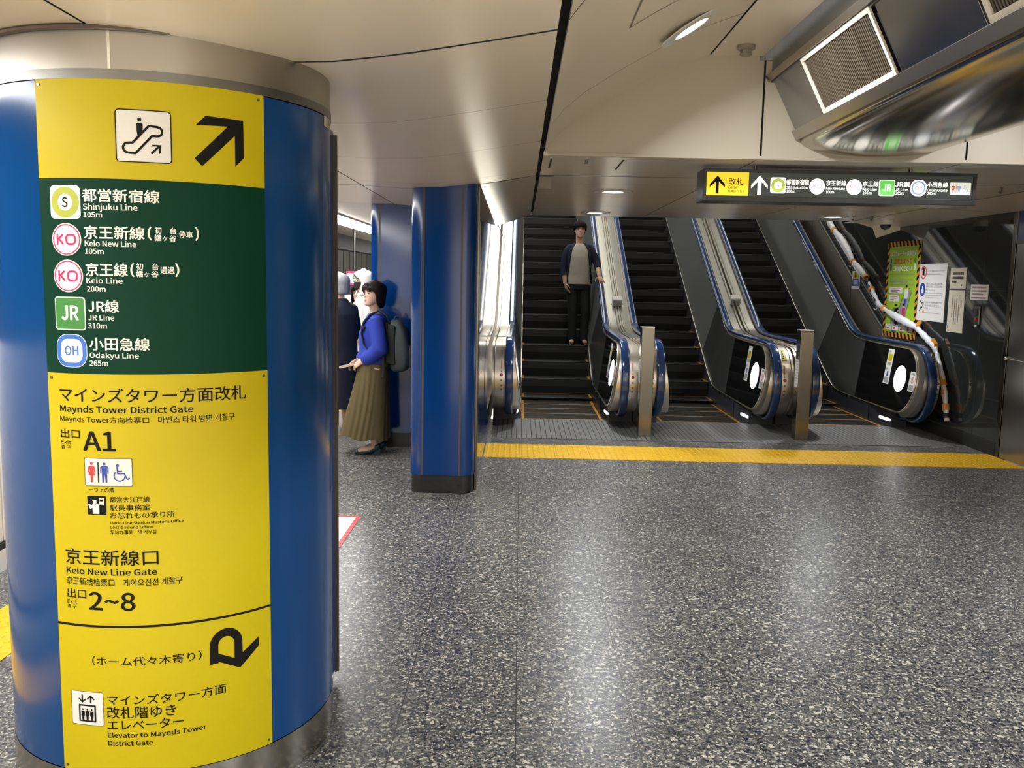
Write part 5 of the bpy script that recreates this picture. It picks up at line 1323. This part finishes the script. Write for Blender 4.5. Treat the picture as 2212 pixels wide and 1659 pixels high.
# ---------------------------------------------------------------- the man on the escalator
O = Vector((.835, 12.83, .667)); fr = Frame(O, (0, -1, 0)); L = fr.p
R_, F_ = fr.r, fr.f
hd = Frame(L(.003, .012, 1.535), (.03, -1, -.02)); HH = .226
b = MB(); head_into(b, hd, HH)
b.tube([L(.003, -.01, 1.40), L(.003, .0, 1.46), L(.003, .012, 1.585)], [.062, .054, .056], 18)
torso(b, [(L(0, 0, z), R_, F_, w_, d_) for z, w_, d_ in ((.82, .13, .085), (.90, .145, .10), (1.02, .135, .095), (1.15, .15, .105), (1.28, .16, .108), (1.37, .15, .09), (1.42, .10, .07), (1.45, .06, .055))])
for s, kx, ax in ((1, .069, .073), (-1, .104, .095)):
    b.tube([L(s*.085, 0, .90), L(s*(kx), .02, .48), L(s*ax, -.01, .09)], [.085, .056, .042], 14)
    b.tube([L(s*ax, -.03, .05), L(s*(ax+.012), .08, .045), L(s*(ax+.02), .14, .035)], [.032, .036, .026], 12)
aR = [L(.15, -.005, 1.385), L(.212, -.02, 1.125), L(.20, .055, .885)]
b.tube(aR, [.05, .042, .028], 14); b.tube([aR[1], aR[1].lerp(aR[2], .35), aR[2]], [.04, .041, .027], 12)
hand_into(b, aR[2], Vector((.835-.155, 12.83-.10, .667+.70))-aR[2], (.85, .2, 0), 1, .30, 1.0)
aL = [L(-.15, -.005, 1.385), L(-.262, .01, 1.165), Vector((1.108, 12.575, 1.66))]
b.tube(aL, [.05, .042, .028], 14); b.tube([aL[1], aL[1].lerp(aL[2], .35), aL[2]], [.04, .04, .027], 12)
hand_into(b, aL[2], (.35, -1, -.80), (.05, .1, -1), -1, .16, 1.0, .22, .9)
man = obj('person', b, ['skin', 'lip', 'hair_black'], voxel=.0045, sm=2, smooth=80)
tag(man, 'man in open navy cardigan and cream T-shirt standing on the escalator, hand on handrail', 'person')
paint_face(man, hd, HH); eyes(man, hd, HH)
hair(man, hd, HH, [(1.075, 0, 0, .12), (1.065, 0, 0, .55), (1.02, 0, 0, 1.22), (.93, 0, 0, 1.12), (.84, 0, 0, 1.03), (.76, 0, 0, 1.0), (.70, 2, 4, .99), (.655, 14, 18, .985), (.62, 44, 40, .98), (.56, 66, 66, .97), (.50, 72, 72, .96), (.47, 100, 100, .95), (.36, 112, 112, .93), (.24, 122, 122, .86)], 'hair_black', 1.10, .008, .02, locks=[(-.058, .84, -.064, .60, .014), (-.04, .86, -.050, .615, .016), (-.022, .88, -.034, .63, .016), (-.004, .88, -.014, .645, .016), (.012, .88, .010, .64, .016), (.03, .87, .032, .63, .016), (.044, .86, .052, .61, .016), (.058, .84, .066, .58, .014)])
sh = MB(); torso(sh, [(L(0, .004, z), R_, F_, w_, d_) for z, w_, d_ in ((.872, .165, .118), (.90, .164, .118), (1.0, .155, .112), (1.12, .158, .116), (1.26, .17, .12), (1.36, .165, .104), (1.415, .125, .085), (1.445, .082, .072))])
obj('t_shirt', sh, 'tee_cream', man, voxel=.007, sm=3, smooth=80)
cg = MB(); torso(cg, [(L(0, -.006, z), R_, F_, w_, d_, rad(g)) for z, w_, d_, g in ((.880, .195, .150, 80), (.96, .186, .144, 74), (1.05, .172, .135, 68), (1.15, .172, .135, 52), (1.26, .182, .136, 40), (1.34, .18, .122, 36), (1.395, .155, .105, 34), (1.435, .098, .088, 36), (1.465, .074, .074, 48))], gap=True)
cgo = obj('cardigan', cg, 'knit_navy', man, smooth=80, solid=.012, subsurf=1)
sv = MB(); sv.tube([L(.085, -.008, 1.395), L(.13, -.008, 1.385), L(.165, -.008, 1.345), L(.195, -.012, 1.25), L(.213, -.02, 1.125), L(.208, .02, 1.0)], [.056, .064, .066, .059, .054, .050], 18)
obj('sleeve', sv, 'knit_navy', cgo, smooth=80)
sv = MB(); sv.tube([L(-.085, -.008, 1.395), L(-.13, -.008, 1.385), L(-.168, -.008, 1.345), L(-.215, 0, 1.26), aL[1], aL[1].lerp(aL[2], .42)], [.056, .064, .066, .058, .053, .048], 18)
obj('sleeve', sv, 'knit_navy', cgo, smooth=80)
bt = MB()
for z in (.93, 1.03, 1.13): bt.cyl(L(-.158+.03*(z-.9), .098+.02*(z-.9), z), L(-.16+.03*(z-.9), .105+.02*(z-.9), z), .008, 12)
obj('button', bt, 'bag_grey', cgo)
tr = MB(); torso(tr, [(L(0, 0, z), R_, F_, w_, d_) for z, w_, d_ in ((.80, .165, .105), (.87, .160, .108), (.95, .150, .104))])
for s, kx, ax in ((1, .069, .073), (-1, .104, .095)):
    tr.tube([L(s*.085, 0, .86), L(s*.085, .0, .74), L(s*(kx+.006), .02, .48), L(s*(ax+.003), .0, .25), L(s*ax, -.005, .12), L(s*(ax+.002), -.002, .062)], [.092, .090, .072, .062, .058, .060], 18)
obj('trousers', tr, 'trousers_black', man, voxel=.009, sm=3, smooth=80)
for s, ax in ((1, .073), (-1, .095)):
    shoe('shoe', L(s*(ax-.006), -.065, 0), L(s*(ax+.03), .20, 0), 'leather_black', man, .046, .088)

# ---------------------------------------------------------------- the woman with the backpack
FB = Vector((-.985, -.17, 0)).normalized(); RB = FB.cross(Vector((0, 0, 1)))      # RB points away from the camera
C = lambda f, r, z: Vector((-1.305, 7.95, 0))+FB*f+RB*r+Vector((0, 0, z))
hd = Frame((-1.312, 7.915, 1.338), (-.74, -.67, .05)); HH = .216
b = MB(); head_into(b, hd, HH)
b.tube([C(-.015, 0, 1.225), C(-.005, 0, 1.30), Vector((-1.318, 7.925, 1.40))], [.056, .048, .05], 18)
torso(b, [(C(0, 0, z), RB, FB, w_, d_) for z, w_, d_ in ((.72, .12, .10), (.84, .12, .10), (.95, .12, .10), (1.06, .14, .11), (1.16, .15, .105), (1.22, .13, .085), (1.26, .07, .06))])
for s, fx in ((-1, .055), (1, .0)):
    b.tube([C(.0, s*.08, .80), C(.03+fx, s*.07, .45), C(fx-.06, s*.065, .09)], [.08, .052, .034], 14)
    b.tube([C(fx-.075, s*.065, .06), C(fx+.03, s*.068, .045), C(fx+.09, s*.07, .025)], [.028, .034, .024], 12)
sL, eL, wL = C(-.01, -.155, 1.215), C(-.045, -.19, .955), C(.115, -.115, .845)
sR, eR, wR = C(-.01, .155, 1.215), C(-.02, .19, .955), C(.155, .06, .835)
b.tube([sL, eL, wL], [.045, .038, .025], 14); b.tube([sR, eR, wR], [.045, .038, .025], 14)
hand_into(b, wL, C(.20, -.055, .795)-wL, (.1, .55, -.5), -1, .34, .93)
hand_into(b, wR, C(.235, .0, .80)-wR, (.0, -.6, -.5), 1, .34, .93)
wm = obj('person', b, ['skin_pale', 'lip', 'hair_brown'], voxel=.0042, sm=2, smooth=80)
tag(wm, 'woman in blue sweater and long olive skirt leaning by the pillar, holding a booklet', 'person')
paint_face(wm, hd, HH); eyes(wm, hd, HH)
hair(wm, hd, HH, [(1.065, 0, 0, .12), (1.055, 0, 0, .6), (1.01, 0, 0, 1.25), (.92, 0, 0, 1.14), (.83, 0, 0, 1.05), (.75, 0, 0, 1.02), (.69, 0, 0, 1.01), (.65, 8, 20, 1.0), (.61, 34, 52, 1.0), (.55, 50, 64, 1.0), (.46, 58, 68, 1.0), (.36, 60, 70, .99), (.24, 62, 72, .97), (.12, 68, 78, .93), (.02, 78, 90, .86), (-.06, 96, 108, .74)], 'hair_brown', 1.09, .008, .022, locks=[(-.02, .90, -.058, .56, .018), (-.02, .9, -.045, .60, .018), (-.015, .9, -.028, .63, .018), (-.01, .9, -.006, .645, .018), (0, .9, .018, .635, .018), (0, .9, .04, .60, .018), (.01, .9, .058, .54, .018)])
sw = MB(); torso(sw, [(C(f, 0, z), RB, FB, w_, d_) for z, f, w_, d_ in ((.825, .0, .158, .134), (.86, .0, .165, .142), (.97, .004, .155, .136), (1.07, .008, .165, .138), (1.15, .0, .172, .126), (1.21, -.006, .168, .104), (1.248, -.01, .12, .082), (1.272, -.008, .082, .07))])
for S_, E_, W_ in ((sL, eL, wL), (sR, eR, wR)):
    sw.tube([S_.lerp(C(0, 0, 1.2), .3), S_, S_.lerp(E_, .5), E_.lerp(S_, .08)+Vector((0, 0, -.01)), E_.lerp(W_, .45), E_.lerp(W_, .82), E_.lerp(W_, .95)], [.062, .066, .070, .078, .070, .058, .036], 18)
obj('sweater', sw, 'knit_blue', wm, voxel=.0075, sm=3, smooth=80)
sk = MB(); rings = []; n = 132
for i in range(15):
    u = i/14; z = .885-.725*u; x0, x1 = -1.435-(1.618-1.435)*u**1.15, -1.182+.008*u; wy = .145+.085*u
    c = Vector(((x0+x1)/2, 7.95-.01*u, z)); hx = (x1-x0)/2; ring = []
    for k in range(n):
        a = 2*pi*k/n; f_ = 1+(.012+.085*u**.7)*(.5+.5*sin(3*a+1))*sin(22*a+2.2*sin(2*a+3*u))*.55+.02*u*sin(7*a)
        ring.append(c+Vector((hx*f_*cos(a), wy*f_*sin(a), .022*u*cos(a)*-1+.012*u*sin(5*a))))
    rings.append(ring)
sk.loft(rings, 0, caps=False); obj('skirt', sk, 'skirt_olive', wm, smooth=80, solid=.006)
for s, fx in ((-1, .055), (1, .0)):
    so = shoe('shoe', C(fx-.105, s*.063, 0), C(fx+.125, s*.072, 0), 'shoe_teal', wm, .040, .07, .038, True)
    st = MB(); st.tube([C(fx-.005, s*.063-.038, .03), C(fx-.005, s*.063-.02, .066), C(fx-.003, s*.063+.02, .066), C(fx-.005, s*.063+.036, .03)], .006, 8); obj('shoe_strap', st, 'gold', so)
bp = thing('backpack', (-1.06, 7.95, .75), 'dark grey-green backpack on the back of the woman in the blue sweater', 'backpack')
m = MB(); rings = []
for z, xb, x1, hw in ((.752, -1.13, -1.05, .09), (.768, -1.155, -1.0, .125), (.83, -1.17, -.965, .145), (.95, -1.175, -.972, .15), (1.08, -1.172, -.992, .145), (1.17, -1.168, -1.03, .125), (1.21, -1.16, -1.075, .09), (1.218, -1.15, -1.10, .05)):
    c = Vector(((xb+x1)/2, 7.965, z)); rings.append([c+Vector(((x1-xb)/2*math.copysign(abs(cos(a))**.6, cos(a)), hw*math.copysign(abs(sin(a))**.6, sin(a)), 0)) for a in [2*pi*i/32 for i in range(32)]])
m.loft(rings); obj('pack_body', m, 'bag_grey', bp, smooth=60, subsurf=1)
m = MB()
m.hexa([(-1.19, 7.812, .84), (-1.105, 7.806, .82), (-1.105, 7.82, 1.17), (-1.175, 7.826, 1.19), (-1.19, 7.83, .84), (-1.105, 7.83, .82), (-1.105, 7.84, 1.17), (-1.175, 7.846, 1.19)]); m.box(-1.196, -1.168, 7.82, 8.10, .80, 1.20)
obj('side_panel', m, 'bag_black', bp, smooth=30, bevel=.01)
m = MB(); pk = [(.80, .14), (.86, .148), (1.0, .15), (1.05, .148)]
rings = [[Vector((-.978+.022*cos(a), 7.965+hw*.8*math.copysign(abs(sin(a))**.5, sin(a)), z)) for a in [2*pi*i/20 for i in range(20)]] for z, hw in ((.79, .10), (.82, .13), (.93, .135), (.985, .125), (1.0, .09))]
m.loft(rings); obj('front_pocket', m, 'bag_grey', bp, smooth=60, subsurf=1)
for s in (-1, 1):
    m = MB(); pts = [C(-.13, s*.085, 1.205), C(-.10, s*.10, 1.262), C(-.03, s*.108, 1.298), C(.04, s*.112, 1.265), C(.10, s*.115, 1.19), C(.118, s*.125, 1.10), C(.10, s*.15, 1.0), C(.02, s*.178, .91), C(-.08, s*.17, .86)]
    m.tube(pts, .020, 10, flat=.35, up=(-.3, s*1.0, .4)); stp = obj('shoulder_strap', m, 'bag_grey', bp, smooth=60)
    obj('strap_buckle', MB().box(*sorted((C(.10, s*.12, 0).x-.02, C(.10, s*.12, 0).x+.016)), *sorted((C(.10, s*.14, 0).y-.014, C(.10, s*.14, 0).y+.014)), 1.135, 1.165), 'bag_black', stp, smooth=0, bevel=.004)
m = MB().tube([C(-.07, -.185, .90), C(-.075, -.19, .80), C(-.07, -.185, .715)], .012, 8, flat=.4); obj('strap_end', m, 'bag_black', bp)
m = MB().tube([(-1.13, 7.93, 1.215), (-1.12, 7.94, 1.245), (-1.10, 7.96, 1.25), (-1.09, 7.98, 1.215)], .008, 8); obj('grab_handle', m, 'bag_grey', bp)
a = C(.185, -.035, .815); d_ = Vector((-.10, -.02, -.022)).normalized(); s_ = Vector((.02, .09, .0)).normalized(); nn = d_.cross(s_).normalized()
m = MB(); P8 = lambda x0, x1, y0, y1, z0, z1: [a+d_*x+s_*y+nn*z for z in (z0, z1) for x, y in ((x0, y0), (x1, y0), (x1, y1), (x0, y1))]
bk_ = obj('booklet', m.hexa(P8(-.03, .115, -.045, .045, -.011, .011)), 'book_cream', smooth=0, bevel=.002)
tag(bk_, 'cream booklet held in the hands of the woman in the olive skirt', 'book')
obj('pages', MB().hexa(P8(.112, .1165, -.042, .042, -.007, .007)), 'paper_white', bk_, smooth=0)

# ---------------------------------------------------------------- people waiting on the platform, partly hidden
def waiting(o, face, H, hh, body, label, skin, outer, hairrows, hmat, width=.20, coat_len=.35, legs='trousers_black', mask=False, hood=False, hw=None, infl=1.08):
    f = Frame(o, face); P = f.p; s_ = H/1.63
    hd = Frame(P(0, .01, H-hh*1.02), (hw or face)); b = MB(); head_into(b, hd, hh)
    b.tube([P(0, -.01, 1.30*s_), P(0, 0, 1.36*s_), P(0, .01, H-hh*.75)], [.06, .052, .052], 16)
    torso(b, [(P(0, 0, z*s_), f.r, f.f, w_, d_) for z, w_, d_ in ((.80, .14, .10), (1.0, .13, .095), (1.2, .155, .105), (1.30, .14, .09), (1.36, .06, .055))])
    for s in (-1, 1):
        b.tube([P(s*.08, 0, .85*s_), P(s*.08, .01, .46*s_), P(s*.08, -.01, .08)], [.08, .055, .04], 12)
        b.tube([P(s*.08, -.02, .045), P(s*.085, .07, .04)], [.03, .033], 10)
        W = P(s*.19, .12, .84*s_); b.tube([P(s*.155, 0, 1.28*s_), P(s*.215, -.01, 1.04*s_), W], [.046, .038, .026], 12)
        hand_into(b, W, P(s*.12, .25, .80*s_)-W, f.u*-.4-f.r*s, s, .3, .95)
    me = obj('person', b, [skin, 'lip', 'hair_black'], voxel=.006, sm=2, smooth=80); tag(me, label, 'person'); paint_face(me, hd, hh); eyes(me, hd, hh)
    c = MB(); z0 = coat_len
    torso(c, [(P(0, -.005, z), f.r, f.f, w_*width/.2, d_) for z, w_, d_ in ((z0, .205, .165), ((z0+.85*s_)/2, .20, .15), (.92*s_, .185, .135), (1.10*s_, .19, .138), (1.22*s_, .20, .135), (1.30*s_, .175, .105), (1.345*s_, .09, .08), (1.38*s_, .07, .068))])
    for s in (-1, 1): c.tube([P(s*.10, 0, 1.29*s_), P(s*.165, 0, 1.275*s_), P(s*.225, -.01, 1.04*s_), P(s*.19, .11, .85*s_)], [.062, .066, .060, .05], 14)
    obj('coat', c, outer, me, voxel=.011, sm=3, smooth=80)
    if coat_len > .3:
        t = MB()
        for s in (-1, 1): t.tube([P(s*.08, 0, .84*s_), P(s*.082, .01, .46*s_), P(s*.082, -.005, .09)], [.09, .075, .065], 14)
        obj('trousers', t, legs, me, voxel=.011, sm=2, smooth=80)
    for s in (-1, 1): shoe('shoe', P(s*.08, -.075, 0), P(s*.095, .18, 0), 'cloth_white', me, .046, .085, .02)
    if hairrows: hair(me, hd, hh, hairrows, hmat, infl, .008, .02)
    k = hh/.225
    if hood:
        hair(me, hd, hh, [(1.12, 0, 0, .15), (1.10, 0, 0, .7), (1.02, 0, 0, 1.45), (.92, 0, 0, 1.25), (.80, 8, 8, 1.17), (.68, 46, 46, 1.16), (.5, 66, 66, 1.18), (.3, 66, 66, 1.16), (.1, 60, 60, 1.1), (-.1, 50, 50, 1.0), (-.25, 30, 30, 1.0)], 'cloth_white', 1.12, .014, .012, name='hood')
    if mask:
        mk = MB(); R = []
        for t in (.0, .06, .15, .25, .35, .43):
            w_, f_, b_ = headr(t); w_ += .004; f_ += .012+.012*G(t-.3, .12); cy, sy_ = (f_-b_)/2, (f_+b_)/2
            R.append([hd.p(w_*1.03*sin(a)*k, (cy+sy_*cos(a))*k, t*hh) for a in [rad(-72+144*i/20) for i in range(21)]])
        mk.loft(R, 0, caps=False, closed=False); obj('face_mask', mk, 'mask_black', me, smooth=80, solid=.004)
    return me
BOB = [(1.06, 0, 0, .12), (1.05, 0, 0, .6), (1.01, 0, 0, 1.24), (.92, 0, 0, 1.13), (.83, 0, 0, 1.04), (.72, 4, 4, 1.02), (.66, 22, 22, 1.0), (.58, 52, 52, 1.0), (.4, 62, 62, 1.02), (.2, 66, 66, 1.04), (0, 72, 72, 1.06), (-.2, 84, 84, 1.05), (-.38, 100, 100, .95)]
SHORT = [(1.06, 0, 0, .12), (1.05, 0, 0, .6), (1.01, 0, 0, 1.24), (.92, 0, 0, 1.13), (.83, 0, 0, 1.05), (.72, 6, 6, 1.03), (.64, 50, 50, 1.02), (.54, 72, 72, 1.02), (.42, 84, 84, 1.0), (.25, 100, 100, .97), (.08, 112, 112, .9)]
waiting((-1.815, 8.9, 0), (-.82, .57, 0), 1.625, .222, None, 'grey-haired person in a long navy coat seen from behind, beside the round pillar', 'skin_pale', 'coat_navy', SHORT, 'hair_grey', .205, .27)
waiting((-1.84, 10.45, 0), (-.92, -.38, 0), 1.665, .228, None, 'person in a white hood and black face mask, behind the woman in blue', 'skin_pale', 'cloth_white', None, None, .19, .72, mask=True, hood=True)
waiting((-2.19, 12.0, 0), (-.1, -1, 0), 1.475, .218, None, 'dark-haired woman facing the camera between the grey-haired person and the hooded one', 'skin_pale', 'tee_cream', BOB, 'hair_black', .19, .72)
